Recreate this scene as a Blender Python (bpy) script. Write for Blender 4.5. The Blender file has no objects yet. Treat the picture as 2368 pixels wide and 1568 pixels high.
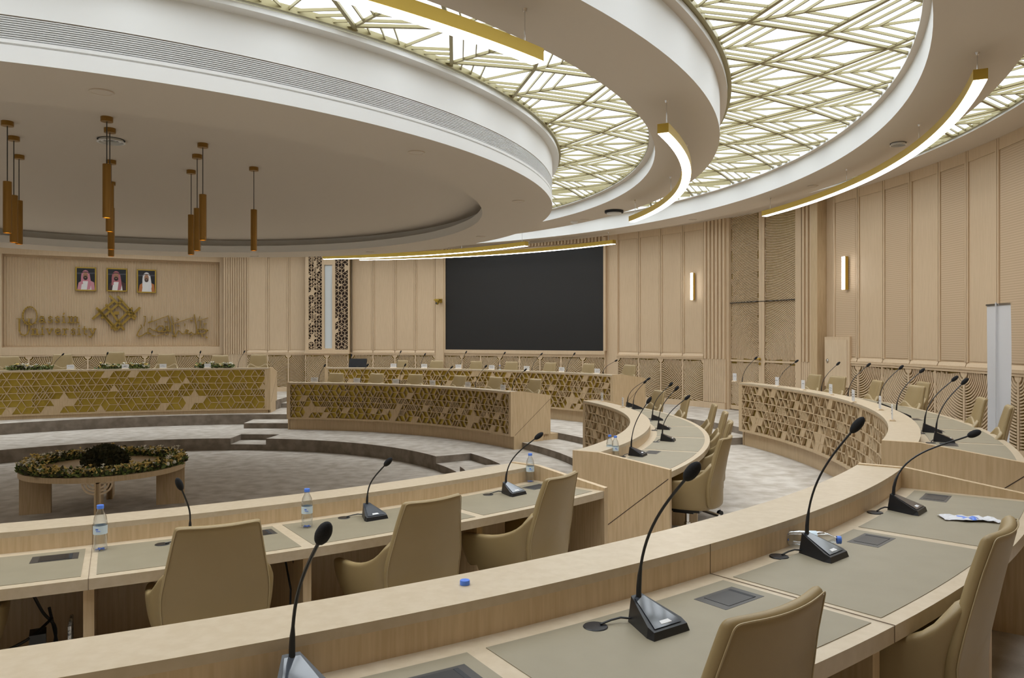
import bpy, math, random
from mathutils import Vector, Matrix
random.seed(7)
R = math.radians
sc = bpy.context.scene
# ---------------------------------------------------------------- camera, world, exposure
# Plan geometry of this round chamber is kept in units of U metres about the centre of the room;
# heights h are relative to the eye height.
U = 1.85
CX, CY, F = 3.142, -5.954, 1774.0
F0, F1, F2, F3 = -1.272, -1.136, -1.002, -0.868
L1, T1, L2, T2 = -.545, -.605, -.411, -.471
def zz(h): return (h - F0) * U
cd = bpy.data.cameras.new('camera'); cam = bpy.data.objects.new('camera', cd); sc.collection.objects.link(cam)
cd.sensor_width = 36; cd.lens = F / 2368 * 36; cd.clip_start = .05; cd.clip_end = 200
cam.location = (CX * U, CY * U, zz(0)); cam.rotation_euler = (R(90), 0, 0)
sc.camera = cam
w = bpy.data.worlds.new('world'); sc.world = w; w.use_nodes = True
w.node_tree.nodes['Background'].inputs[0].default_value = (1, .93, .82, 1)
w.node_tree.nodes['Background'].inputs[1].default_value = .15
sc.view_settings.view_transform = 'Standard'; sc.view_settings.look = 'None'
sc.view_settings.exposure = 0.0; sc.view_settings.gamma = 1; sc.view_settings.use_curve_mapping = False
SKYLIGHT = 1.15; DOWN = 4.4      # glow of the luminous ceiling sheets
LAMP = 14.0
col = sc.collection
cy = sc.cycles; cy.max_bounces = 8; cy.diffuse_bounces = 4; cy.glossy_bounces = 3; cy.transmission_bounces = 4; cy.transparent_max_bounces = 12
cy.caustics_reflective = False; cy.caustics_refractive = False; cy.adaptive_threshold = .035
# ---------------------------------------------------------------- pixel / plan helpers
def P(px, py, h):
    t = h / (784 - py); return CX + (px - 1184) * t, CY + F * t
def polar(x, y): return math.hypot(x, y), math.degrees(math.atan2(y, x))
def cyl(px, r, far=True):
    dx = (px - 1184) / F; a = dx * dx + 1; b = CX * dx + CY; c = CX * CX + CY * CY - r * r
    D = max(b * b - a * c, 0); t = (-b + (1 if far else -1) * math.sqrt(D)) / a
    return CX + dx * t, CY + t
def cyl2(px, c, r):      # far crossing of an image column with a circle about c
    dx = (px - 1184) / F; X, Y = CX - c[0], CY - c[1]; a = dx * dx + 1; b = X * dx + Y; k = X * X + Y * Y - r * r
    t = (-b + math.sqrt(max(b * b - a * k, 0))) / a; return CX + dx * t, CY + t
def th(px, r=6.75): return polar(*cyl(px, r))[1]
def hat(py, y): return (784 - py) * (y - CY) / F
def at(x, y, h): return Vector((x * U, y * U, zz(h)))
def V(r, t, h): return Vector((r * math.cos(R(t)) * U, r * math.sin(R(t)) * U, zz(h)))
# ---------------------------------------------------------------- materials
def mat(name, c, rough=.5, metal=0, spec=.5):
    m = bpy.data.materials.new(name); m.use_nodes = True
    b = m.node_tree.nodes['Principled BSDF']
    b.inputs['Base Color'].default_value = (*c, 1); b.inputs['Roughness'].default_value = rough
    b.inputs['Metallic'].default_value = metal; b.inputs['Specular IOR Level'].default_value = spec
    return m
def nodes(m): return m.node_tree, m.node_tree.nodes, m.node_tree.links, m.node_tree.nodes['Principled BSDF']
def noisy(m, c1, c2, scale, detail=4, stretch=(1, 1, 1), bump=0, bscale=None, dist=.02, lo=.35, hi=.65):
    t, n, l, b = nodes(m)
    tc = n.new('ShaderNodeNewGeometry'); mp = n.new('ShaderNodeMapping'); mp.inputs['Scale'].default_value = stretch
    l.new(tc.outputs['Position'], mp.inputs['Vector'])
    nz = n.new('ShaderNodeTexNoise'); nz.inputs['Scale'].default_value = scale; nz.inputs['Detail'].default_value = detail
    l.new(mp.outputs[0], nz.inputs['Vector'])
    cr = n.new('ShaderNodeValToRGB'); cr.color_ramp.elements[0].position = lo; cr.color_ramp.elements[1].position = hi
    cr.color_ramp.elements[0].color = (*c1, 1); cr.color_ramp.elements[1].color = (*c2, 1)
    l.new(nz.outputs[0], cr.inputs[0]); l.new(cr.outputs[0], b.inputs['Base Color'])
    if bump:
        bp = n.new('ShaderNodeBump'); bp.inputs['Strength'].default_value = bump; bp.inputs['Distance'].default_value = dist
        src = nz
        if bscale:
            src = n.new('ShaderNodeTexNoise'); src.inputs['Scale'].default_value = bscale; l.new(mp.outputs[0], src.inputs['Vector'])
        l.new(src.outputs[0], bp.inputs['Height']); l.new(bp.outputs[0], b.inputs['Normal'])
    return m
def emis(name, c, s):
    m = bpy.data.materials.new(name); m.use_nodes = True; n = m.node_tree.nodes; n.clear()
    e = n.new('ShaderNodeEmission'); e.inputs[0].default_value = (*c, 1); e.inputs[1].default_value = s
    o = n.new('ShaderNodeOutputMaterial'); m.node_tree.links.new(e.outputs[0], o.inputs[0]); return m
M = {}
M['wood'] = noisy(mat('oak_veneer', (.6, .45, .3), .42), (.51, .372, .215), (.60, .452, .28), 60, 3, (1, 1, .06))
M['woodtop'] = noisy(mat('oak_veneer_top', (.6, .45, .3), .34), (.50, .405, .28), (.545, .45, .325), 26, 3, (1, 1, 1))
M['woodwall'] = noisy(mat('oak_wall_veneer', (.6, .45, .3), .55), (.60, .455, .298), (.65, .50, .335), 70, 3, (1, 1, .05))
M['woodpale'] = noisy(mat('oak_edging', (.6, .45, .3), .4), (.62, .48, .32), (.68, .54, .375), 40, 3, (1, 1, .1))
m = M['woodgroove'] = mat('grooved_oak_panel', (.55, .42, .28), .6)
t, n, l, b = nodes(m)
g = n.new('ShaderNodeNewGeometry'); sx = n.new('ShaderNodeSeparateXYZ'); l.new(g.outputs['Position'], sx.inputs[0])
mt = n.new('ShaderNodeMath'); mt.operation = 'MULTIPLY'; mt.inputs[1].default_value = 2 * math.pi / .034; l.new(sx.outputs[2], mt.inputs[0])
sn = n.new('ShaderNodeMath'); sn.operation = 'SINE'; l.new(mt.outputs[0], sn.inputs[0])
cr = n.new('ShaderNodeValToRGB'); cr.color_ramp.elements[0].position = .25; cr.color_ramp.elements[0].color = (.52, .385, .25, 1)
cr.color_ramp.elements[1].position = .6; cr.color_ramp.elements[1].color = (.62, .47, .315, 1); l.new(sn.outputs[0], cr.inputs[0]); l.new(cr.outputs[0], b.inputs['Base Color'])
M['pad'] = noisy(mat('grey_leather_inlay', (.3, .28, .2), .5), (.255, .22, .15), (.27, .233, .16), 8)
M['leather'] = noisy(mat('tan_leather', (.35, .27, .14), .42), (.30, .217, .10), (.325, .238, .115), 3, bump=.12, bscale=300, dist=.002)
M['leathseam'] = mat('leather_piping', (.40, .31, .17), .4)
M['carpet'] = noisy(mat('mottled_carpet', (.35, .33, .31), .95, spec=.1), (.42, .37, .31), (.57, .525, .465), 4.2, 8, (1, 1, 1), bump=.5, bscale=160, dist=.01)
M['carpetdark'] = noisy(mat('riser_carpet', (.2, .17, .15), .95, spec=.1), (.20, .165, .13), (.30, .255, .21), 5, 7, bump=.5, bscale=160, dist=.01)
M['white'] = mat('white_paint', (.80, .80, .79), .6)
M['soffit'] = mat('taupe_soffit_paint', (.66, .585, .50), .65)  # white paint darkened: the shade of the undersides is put into this colour
M['gold'] = mat('gold_paint', (.50, .34, .055), .38, .55)
M['brass'] = mat('polished_brass', (.62, .46, .13), .22, .85)
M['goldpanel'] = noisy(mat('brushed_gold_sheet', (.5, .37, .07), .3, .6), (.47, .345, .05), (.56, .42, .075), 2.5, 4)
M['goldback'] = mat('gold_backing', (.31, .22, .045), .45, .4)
M['lattice'] = mat('champagne_metal', (.35, .305, .16), .45, .2)
M['bronze'] = mat('bronze_tube', (.30, .16, .03), .35, .5)
M['black'] = mat('black_plastic', (.012, .013, .016), .38)
M['foam'] = noisy(mat('black_foam', (.008, .008, .009), .95), (.006, .006, .007), (.014, .014, .016), 400)
M['screen'] = mat('black_led_screen', (.012, .012, .013), .55)
M['gloss'] = mat('glossy_black', (.05, .058, .072), .06, 0, .9)
M['darkmetal'] = mat('dark_grey_metal', (.06, .058, .056), .4, .3)
M['chrome'] = mat('chrome', (.75, .75, .76), .15, 1)
M['dark'] = mat('dark_void', (.05, .03, .022), .8)
M['joint'] = mat('joint_shadow', (.16, .11, .07), .8)  # dark brown line of the desk seams
M['slot'] = mat('dark_slot', (.02, .022, .026), .7)
M['paper'] = mat('white_card', (.72, .72, .73), .5)
M['ink'] = mat('grey_ink', (.12, .12, .13), .6)
M['cap'] = mat('blue_cap', (.09, .22, .75), .35)
M['label'] = mat('pale_label', (.62, .74, .82), .4)
M['banner'] = mat('banner_cloth', (.62, .62, .64), .7)
M['glow'] = emis('luminous_ceiling', (.90, .96, 1), SKYLIGHT)
t = M['glow'].node_tree; n, l = t.nodes, t.links      # made-up emission profile: dimmer at grazing angles, stronger downward to fill the room
ge = n.new('ShaderNodeNewGeometry'); vd = n.new('ShaderNodeVectorMath'); vd.operation = 'DOT_PRODUCT'; l.new(ge.outputs['Incoming'], vd.inputs[0]); l.new(ge.outputs['Normal'], vd.inputs[1])
ab = n.new('ShaderNodeMath'); ab.operation = 'ABSOLUTE'; l.new(vd.outputs['Value'], ab.inputs[0])
pw = n.new('ShaderNodeMath'); pw.operation = 'POWER'; pw.inputs[1].default_value = 1.3; l.new(ab.outputs[0], pw.inputs[0])
ma = n.new('ShaderNodeMath'); ma.operation = 'MULTIPLY_ADD'; ma.inputs[1].default_value = DOWN; ma.inputs[2].default_value = SKYLIGHT; l.new(pw.outputs[0], ma.inputs[0])
l.new(ma.outputs[0], n['Emission'].inputs[1])
M['lamp'] = emis('lamp_diffuser', (1, .97, .92), LAMP)
M['amber'] = emis('amber_bulb', (1, .42, .03), 3)
M['leaf'] = noisy(mat('leaf', (.05, .09, .02), .6), (.05, .09, .02), (.20, .24, .06), 14)
M['leafdark'] = noisy(mat('dark_leaf', (.02, .03, .01), .7), (.02, .025, .008), (.05, .045, .014), 14)
M['flower'] = mat('yellow_flower', (.74, .57, .20), .6)
M['flowerw'] = mat('white_flower', (.78, .76, .68), .6)
M['opal'] = mat('frosted_glass_strip', (.62, .67, .70), .35)
g = M['clear'] = mat('clear_plastic', (.9, .95, 1), .04)
t, n, l, b = nodes(g)
tr = n.new('ShaderNodeBsdfTransparent'); tr.inputs[0].default_value = (.90, .93, .96, 1); gl = n.new('ShaderNodeBsdfGlossy'); gl.inputs['Roughness'].default_value = .05
fr = n.new('ShaderNodeLayerWeight'); fr.inputs[0].default_value = .35; mx = n.new('ShaderNodeMixShader')
l.new(fr.outputs['Facing'], mx.inputs[0]); l.new(tr.outputs[0], mx.inputs[1]); l.new(gl.outputs[0], mx.inputs[2])
l.new(mx.outputs[0], n['Material Output'].inputs[0])
# ---------------------------------------------------------------- mesh builder
class MB:
    def __init__(s): s.v = []; s.f = []; s.m = []; s.k = 0
    def add(s, vs, fs):
        o = len(s.v); s.v += [tuple(v) for v in vs]; s.f += [tuple(o + i for i in f) for f in fs]; s.m += [s.k] * len(fs)
    def hexa(s, p):      # 8 points: bottom 4 ccw, top 4 ccw
        s.add(p, [(3, 2, 1, 0), (4, 5, 6, 7), (0, 1, 5, 4), (1, 2, 6, 5), (2, 3, 7, 6), (3, 0, 4, 7)])
    def box(s, c, dx, dy, dz, rz=0):
        c = Vector(c); q = Matrix.Rotation(rz, 3, 'Z')
        s.hexa([c + q @ Vector((x * dx / 2, y * dy / 2, z * dz / 2)) for z in (-1, 1) for x, y in ((-1, -1), (1, -1), (1, 1), (-1, 1))])
    def prism(s, poly, d):
        d = Vector(d); n = len(poly); a = [Vector(p) for p in poly]
        s.add(a + [p + d for p in a], [tuple(range(n - 1, -1, -1)), tuple(range(n, 2 * n))] + [(i, (i + 1) % n, n + (i + 1) % n, n + i) for i in range(n)])
    def beam(s, a, b, w, d, up):   # bar a->b, width w across, depth d along up
        a = Vector(a); b = Vector(b); t = (b - a)
        if t.length < 1e-6: return
        t.normalize(); up = Vector(up).normalized(); x = t.cross(up).normalized() * w / 2; y = up * d / 2
        s.hexa([a - x - y, a + x - y, b + x - y, b - x - y, a - x + y, a + x + y, b + x + y, b - x + y])
    def tube(s, pts, r, n=8, cap=True):
        pts = [Vector(p) for p in pts]; rr = r if isinstance(r, (list, tuple)) else [r] * len(pts)
        o = len(s.v); up = Vector((0, 0, 1)); prev = None; ring = []
        for i, p in enumerate(pts):
            t = (pts[min(i + 1, len(pts) - 1)] - pts[max(i - 1, 0)]).normalized()
            if prev is None: x = t.orthogonal().normalized()
            else: x = (prev - t * prev.dot(t)).normalized()
            prev = x; y = t.cross(x)
            ring.append([p + (x * math.cos(2 * math.pi * k / n) + y * math.sin(2 * math.pi * k / n)) * rr[i] for k in range(n)])
        vs = [q for g in ring for q in g]; fs = []
        for i in range(len(pts) - 1):
            for k in range(n): fs.append((i * n + k, i * n + (k + 1) % n, (i + 1) * n + (k + 1) % n, (i + 1) * n + k))
        if cap: fs += [tuple(range(n - 1, -1, -1)), tuple((len(pts) - 1) * n + k for k in range(n))]
        s.add(vs, fs)
    def lathe(s, prof, c=(0, 0, 0), n=24, ax=None):
        c = Vector(c); q = Matrix.Identity(3)
        if ax is not None: q = Vector((0, 0, 1)).rotation_difference(Vector(ax).normalized()).to_matrix()
        vs = [c + q @ Vector((r * math.cos(2 * math.pi * k / n), r * math.sin(2 * math.pi * k / n), z)) for r, z in prof for k in range(n)]
        s.add(vs, [(i * n + k, i * n + (k + 1) % n, (i + 1) * n + (k + 1) % n, (i + 1) * n + k) for i in range(len(prof) - 1) for k in range(n)])
    def arc(s, ra, rb, ha, hb, t0, t1, n=None, c=(0, 0)):      # curved box, plan units, degrees
        full = abs(t1 - t0) >= 359.9; n = n or max(2, int(abs(t1 - t0) / 1.5)); vs = []
        for i in range(n if full else n + 1):
            a = R(t0 + (t1 - t0) * i / n); x, y = math.cos(a), math.sin(a)
            for r, h in ((ra, ha), (rb, ha), (rb, hb), (ra, hb)): vs.append(((c[0] + r * x) * U, (c[1] + r * y) * U, zz(h)))
        m_ = n if full else n + 1; fs = []
        for i in range(n):
            j = (i + 1) % m_
            for k in range(4): fs.append((i * 4 + k, j * 4 + k, j * 4 + (k + 1) % 4, i * 4 + (k + 1) % 4))
        if not full: fs += [(0, 1, 2, 3), (n * 4 + 3, n * 4 + 2, n * 4 + 1, n * 4)]
        s.add(vs, fs)
    def rev(s, prof, n=200, t0=0, t1=360, closed=True):      # revolve a profile (r,h) about the room centre
        full = abs(t1 - t0) >= 359.9; k = len(prof); m_ = n if full else n + 1
        vs = [tuple(V(r, t0 + (t1 - t0) * i / n, h)) for i in range(m_) for r, h in prof]; fs = []
        for i in range(n):
            j = (i + 1) % m_
            for q in range(k if closed else k - 1): fs.append((i * k + q, j * k + q, j * k + (q + 1) % k, i * k + (q + 1) % k))
        if not full and closed: fs += [tuple(range(k)), tuple(n * k + q for q in range(k - 1, -1, -1))]
        s.add(vs, fs)
    def sphere(s, c, r, sx=1, sy=1, sz=1, n=10, ax=None):
        pr = [(math.sin(math.pi * i / n) , -math.cos(math.pi * i / n)) for i in range(n + 1)]
        if ax is None:
            o = len(s.v); s.lathe([(max(a, 1e-4), b) for a, b in pr], (0, 0, 0), n + 2)
            for i in range(o, len(s.v)):
                x, y, z = s.v[i]; s.v[i] = (c[0] + x * r * sx, c[1] + y * r * sy, c[2] + z * r * sz)
        else: s.lathe([(max(a * r * sx, 1e-4), b * r * sz) for a, b in pr], c, n + 2, ax)
    def build(s, name, mats, parent=None, smooth=False, origin=None):
        me = bpy.data.meshes.new(name); vs = s.v
        if origin is not None: o = Vector(origin); vs = [tuple(Vector(v) - o) for v in s.v]
        me.from_pydata(vs, [], s.f); 
        for q in (mats if isinstance(mats, (list, tuple)) else [mats]): me.materials.append(M[q] if isinstance(q, str) else q)
        me.polygons.foreach_set('material_index', s.m)
        import bmesh
        bm = bmesh.new(); bm.from_mesh(me); bmesh.ops.recalc_face_normals(bm, faces=bm.faces); bm.to_mesh(me); bm.free()
        if smooth:
            me.polygons.foreach_set('use_smooth', [True] * len(me.polygons)); me.set_sharp_from_angle(angle=R(38))
        ob = bpy.data.objects.new(name, me); col.objects.link(ob)
        if origin is not None: ob.location = origin
        if parent: ob.parent = parent
        return ob
def tag(o, label=None, cat=None, group=None, kind=None):
    if label: o['label'] = label
    if cat: o['category'] = cat
    if group: o['group'] = group
    if kind: o['kind'] = kind
    return o
def empty(name, label, cat, loc=(0, 0, 0), rz=0, group=None):
    o = bpy.data.objects.new(name, None); col.objects.link(o); o.location = loc; o.rotation_euler = (0, 0, rz)
    o.empty_display_size = .1; return tag(o, label, cat, group)
def struct(mb, name, mats, label=None, smooth=False, parent=None):
    o = mb.build(name, mats, parent, smooth)
    if not parent: tag(o, label, None, None, 'structure')
    return o
def copy_tree(o, parent=None):
    c = o.copy(); col.objects.link(c); c.parent = parent
    for ch in list(o.children): copy_tree(ch, c)
    return c
ORD = ['first', 'second', 'third', 'fourth', 'fifth', 'sixth', 'seventh', 'eighth', 'ninth', 'tenth', 'eleventh', 'twelfth']
# ================================================================ FLOOR
b = MB(); b.arc(0.001, 2.82, F0 - .06, F0, 0, 360, 120); struct(b, 'floor', 'carpet', 'grey beige mottled carpet of the sunken round pit')
AIS = [(83.2, 91.6), (18.3, 31.4), (-41, -34)]
def ring_without(ra, rb, h, base, gaps, inner, name, label):
    b = MB(); cuts = sorted(gaps); a = cuts[0][0] + 360
    b.k = 0
    prev = cuts[0][1]
    for g0, g1 in cuts[1:] + [(cuts[0][0] + 360, 0)]:
        b.arc(ra, rb, base, h, prev, g0); prev = g1
    for g0, g1 in cuts: b.arc(inner, rb, base, h, g0, g1)
    o = struct(b, name, ['carpet', 'carpetdark'], label)
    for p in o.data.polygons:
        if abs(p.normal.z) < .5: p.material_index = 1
    return o
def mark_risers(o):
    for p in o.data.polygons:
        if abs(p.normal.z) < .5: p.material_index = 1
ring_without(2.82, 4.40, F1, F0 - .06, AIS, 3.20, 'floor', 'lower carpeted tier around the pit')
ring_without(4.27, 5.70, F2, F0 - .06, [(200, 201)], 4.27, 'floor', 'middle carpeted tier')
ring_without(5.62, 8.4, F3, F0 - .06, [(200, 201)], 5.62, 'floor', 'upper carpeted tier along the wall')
hh = (F1 - F0) / 2
b = MB()
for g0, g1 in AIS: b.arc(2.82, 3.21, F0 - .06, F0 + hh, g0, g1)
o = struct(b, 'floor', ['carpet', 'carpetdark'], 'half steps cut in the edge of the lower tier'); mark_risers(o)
b = MB()
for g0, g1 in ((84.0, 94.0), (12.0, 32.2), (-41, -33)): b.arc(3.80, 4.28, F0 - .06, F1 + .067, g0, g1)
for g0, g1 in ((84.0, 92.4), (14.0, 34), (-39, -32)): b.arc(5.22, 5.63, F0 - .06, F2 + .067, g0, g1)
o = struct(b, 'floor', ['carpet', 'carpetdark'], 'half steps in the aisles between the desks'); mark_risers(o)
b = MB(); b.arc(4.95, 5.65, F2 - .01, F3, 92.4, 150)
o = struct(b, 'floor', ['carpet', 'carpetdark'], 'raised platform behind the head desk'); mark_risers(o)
# ================================================================ WALL
WR = 6.80; DADO = -.238; TOPW = 1.52
def clip_arcs(b, x0, x1, z0, z1, cx, cz, step, wd, depth, P3, rmin=0, seg=.022, rmax=9):
    """concentric raised slats clipped to a rectangle, P3(x,z,d) -> world point"""
    r = rmin if rmin else step
    while r < rmax:
        n = max(64, int(math.pi * 2 * r / seg)); run = []
        def flush(run):
            if len(run) < 2: return
            vs = []; fs = []
            for a in run:
                ca, sa = math.cos(a), math.sin(a)
                for rr, d in ((r - wd / 2, 0), (r - wd / 2, depth), (r + wd / 2, depth), (r + wd / 2, 0)):
                    vs.append(P3(min(max(cx + rr * ca, x0), x1), min(max(cz + rr * sa, z0), z1), d))
            for i in range(len(run) - 1):
                for k in range(3): fs.append((i * 4 + k, i * 4 + k + 1, i * 4 + 4 + k + 1, i * 4 + 4 + k))
            fs += [(0, 1, 2, 3), tuple(len(run) * 4 - 1 - k for k in range(4))]
            b.add(vs, fs)
        hit = False
        for i in range(n + 1):
            a = 2 * math.pi * i / n - math.pi / 2 - .0001
            x, z = cx + r * math.cos(a), cz + r * math.sin(a)
            if x0 <= x <= x1 and z0 <= z <= z1: run.append(a); hit = True
            else: flush(run); run = []
        flush(run)
        far = max(math.hypot(x - cx, z - cz) for x in (x0, x1) for z in (z0, z1))
        r += step
        if r > far + step: break
def flatP(o, xd, nd):      # local frame on a vertical plane: o origin (plan units x,y), xd unit dir, nd normal into the room
    def f(x, z, d=0): return at(o[0] + xd[0] * x + nd[0] * d, o[1] + xd[1] * x + nd[1] * d, z)
    return f
def chord(p, q):
    dx, dy = q[0] - p[0], q[1] - p[1]; L = math.hypot(dx, dy); xd = (dx / L, dy / L); nd = (-xd[1], xd[0])
    if nd[0] * p[0] + nd[1] * p[1] > 0: nd = (-nd[0], -nd[1])
    return L, xd, nd
def fbox(b, f, x0, x1, z0, z1, d0, d1):
    b.hexa([f(x0, z0, d0), f(x1, z0, d0), f(x1, z0, d1), f(x0, z0, d1), f(x0, z1, d0), f(x1, z1, d0), f(x1, z1, d1), f(x0, z1, d1)])
# the shell behind everything
b = MB(); b.arc(WR + .02, WR + .12, F3 - .02, TOPW + .1, -22, th(1424, WR), 60); b.arc(WR + .02, WR + .12, F3 - .02, TOPW + .1, th(1010, WR), 100.6, 30)
struct(b, 'wall_back', 'woodwall', 'curved oak veneered wall round the chamber')
b = MB(); b.arc(7.6, 7.7, F3 - .02, TOPW + .1, 150, 338, 120)
struct(b, 'wall_front', 'woodwall', 'curved wall behind the photographer')
b = MB(); b.arc(6.82, 7.7, F3 - .02, TOPW + .1, -22.4, -22, 2); b.arc(6.9, 7.7, F3 - .02, TOPW + .1, 149.6, 150, 2)
struct(b, 'wall_right', 'woodwall', 'return of the wall')
def panel_run(pxs, r, kinds, name='trim_1', label='vertical oak wall panels', centre_first=True, base_h=None, top=TOPW):
    """one bay of tall panels above the dado and arc grilles below it"""
    ts = [th(p, r) for p in pxs]
    for i in range(len(ts) - 1):
        t0, t1 = ts[i], ts[i + 1]; p = (r * math.cos(R(t0)), r * math.sin(R(t0))); q = (r * math.cos(R(t1)), r * math.sin(R(t1)))
        L, xd, nd = chord(p, q); f = flatP(p, xd, nd)
        b = MB(); k = kinds[i % len(kinds)]
        fbox(b, f, 0, L, DADO + .012, top, -.03, 0)
        b.k = 0
        for x0, x1 in ((.004, .022), (L - .022, L - .004)): fbox(b, f, x0, x1, DADO + .05, top, 0, .012)
        fbox(b, f, .022, L - .022, 1.40, top, 0, .008) if top > 1.3 else None
        # chamfered sill
        pr = [(0, .05), (.0, .010), (.018, .010), (.020, .018), (.006, .048)]
        vs = [f(x, DADO + z, d) for x in (.006, L - .006) for d, z in pr]; n = len(pr)
        b.add(vs, [tuple(range(n)), tuple(range(2 * n - 1, n - 1, -1))] + [(a, (a + 1) % n, n + (a + 1) % n, n + a) for a in range(n)])
        b.k = 1; fbox(b, f, .034, L - .034, DADO + .062, 1.392, -.001, .006 if k else .003)
        struct(b, name, ['woodwall', 'woodgroove' if k else 'woodwall'], label)
def arc_run(cells, r=None, f=None, zt=DADO - .028, zb=F3 + .075, name='trim_2', label='carved arc grille wainscot over gold sheet'):
    """cells: list of (p0,p1,side) in plan; side=-1 centre of arcs at p0, +1 at p1"""
    for p, q, side in cells:
        L, xd, nd = chord(p, q); f = flatP(p, xd, nd); b = MB()
        b.k = 0; fbox(b, f, 0, L, F3 - .01, zb, -.03, .012); fbox(b, f, 0, L, zt, DADO + .012, -.03, .016); fbox(b, f, -.001, L + .001, DADO - .006, DADO + .012, .012, .022)
        fbox(b, f, 0, .012, zb, zt, -.02, .012); fbox(b, f, L - .012, L, zb, zt, -.02, .012)
        cx = 0 if side < 0 else L
        clip_arcs(b, .012, L - .012, zb, zt, cx, zt, .0228, .0104, .013, lambda x, z, d: f(x, z, d - .003), rmin=.07)
        # hub
        a0 = -math.pi / 2; hub = [f(cx + side * -.0 , zt, .011)]
        for i in range(9):
            a = a0 + (math.pi / 2) * i / 8; hub.append(f(cx - side * math.sin(a - a0) * .045, zt - math.cos(a - a0) * .045, .011))
        b.prism(hub, f(0, 0, -.012) - f(0, 0, 0))
        b.k = 1; fbox(b, f, .012, L - .012, zb, zt, -.03, -.007)
        struct(b, name, ['woodwall', 'goldback'], label)
def pt(px, r=WR - .04): return cyl(px, r)
WP = WR - .05
# left bay (between niche and screen tower)
panel_run([570.5, 619, 667, 708], 6.78, [0])
arc_run([(pt(570.5), pt(592), 1), (pt(592), pt(619), -1), (pt(619), pt(667), 1), (pt(667), pt(708), -1)])
# centre-left bay
panel_run([815, 863, 913.6, 961, 1007], 6.78, [0])
arc_run([(pt(813), pt(863), -1), (pt(863), pt(913.6), 1), (pt(913.6), pt(961), -1), (pt(961), pt(1007), 1)])
# right of the screen
panel_run([1428.5, 1478, 1529, 1579.7, 1629], 6.78, [0])
arc_run([(pt(1428.5), pt(1478), -1), (pt(1478), pt(1529), 1), (pt(1529), pt(1579.7), -1), (pt(1579.7), pt(1629), 1)])
# right bay: plain and grooved panels alternate
panel_run([1929, 1984.8, 2044, 2107, 2172.6, 2237.8, 2309, 2385, 2468], 6.76, [1, 0], name='trim_3', label='tall oak panels of the right wall, plain and grooved in turn')
arc_run([(pt(1967), pt(1986), 1), (pt(1986), pt(2042), -1), (pt(2042), pt(2103), 1), (pt(2103), pt(2165), -1), (pt(2165), pt(2232), 1), (pt(2232), pt(2296), -1), (pt(2296), pt(2358), 1), (pt(2358), pt(2440), -1), (pt(1912), pt(1967), -1)])
# fluted pilasters and plain piers
def flutes(px0, px1, n, r=6.77, top=TOPW, name='trim_4', label='fluted oak pilaster', low=True):
    t0, t1 = th(px0, r), th(px1, r); b = MB(); b.arc(r - .005, r + .03, F3, top, t0, t1, 3)
    for i in range(n):
        a = t0 + (t1 - t0) * (i + .25) / n; c = t0 + (t1 - t0) * (i + .75) / n
        b.arc(r - .028, r, DADO - .01, top, a, c, 1)
        if low:
            a2 = t0 + (t1 - t0) * (i + .05) / n; c2 = t0 + (t1 - t0) * (i + .45) / n
            b.arc(r - .022, r, F3 + .08, DADO - .012, a2, c2, 1); a2 += (t1 - t0) * .5 / n; c2 += (t1 - t0) * .5 / n; b.arc(r - .022, r, F3 + .08, DADO - .012, a2, c2, 1)
    b.arc(r - .035, r, F3, F3 + .075, t0, t1, 3); struct(b, name, 'woodwall', label)
flutes(517, 570, 10, 6.78, label='fluted strip beside the head wall niche')
flutes(1629, 1681, 6, label='fluted pilaster left of the double door')
flutes(1857, 1884, 3, label='fluted pilaster right of the double door')
flutes(1899, 1929, 4, 6.86, label='fluted strip beside the cabinet')
b = MB(); b.arc(6.70, 6.85, F3, TOPW, th(1884, 6.75), th(1899, 6.75), 2); struct(b, 'trim_4', 'wood', 'dark edged reveal right of the double door')
b = MB(); b.arc(6.755, 6.85, F3, TOPW, th(1007, 6.76), th(1026, 6.76), 2); b.arc(6.755, 6.85, F3, TOPW, th(1402, 6.76), th(1428.5, 6.76), 2)
struct(b, 'trim_5', 'woodwall', 'plain oak piers beside the screen')
# ---- screen wall (flat)
p, q = cyl(1032, 6.79), cyl(1397, 6.73); L, xd, nd = chord(p, q); fs = flatP(p, xd, nd)
b = MB()
fbox(b, fs, -.05, L + .02, DADO + .012, -.17, -.1, .03); fbox(b, fs, -.05, 0, -.17, 1.40, -.1, .03); fbox(b, fs, L, L + .035, -.17, 1.46, -.1, .03); fbox(b, fs, -.05, L + .035, 1.345, 1.375, -.1, .03)
fbox(b, fs, -.05, L + .035, 1.375, TOPW, -.1, -.01)
x = 0
while x < L:
    fbox(b, fs, x, x + .028, 1.40, TOPW, -.01, .02); x += .055
struct(b, 'trim_6', 'woodwall', 'oak surround of the big screen with a dentil strip above')
cells = []; W4 = (L + .06) / 8
for i in range(8):
    a = (p[0] + xd[0] * (-.04 + W4 * i), p[1] + xd[1] * (-.04 + W4 * i)); c = (p[0] + xd[0] * (-.04 + W4 * (i + 1)), p[1] + xd[1] * (-.04 + W4 * (i + 1)))
    cells.append((a, c, 1 if i % 2 == 0 else -1))
arc_run(cells)
t = empty('led_screen', 'huge black wall screen set in the oak wall', 'screen', at(p[0], p[1], -.17))
b = MB(); fbox(b, fs, .0, L, -.17, 1.345, -.06, .012); o = b.build('display', 'screen'); o.parent = t; o.matrix_parent_inverse = Matrix.Translation(-t.location)
b = MB(); fbox(b, fs, 0, L, -.176, -.168, -.06, .016); fbox(b, fs, 0, .006, -.17, 1.345, -.06, .016); fbox(b, fs, L - .006, L, -.17, 1.345, -.06, .016); o = b.build('bezel', 'black'); o.parent = t; o.matrix_parent_inverse = Matrix.Translation(-t.location)
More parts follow.
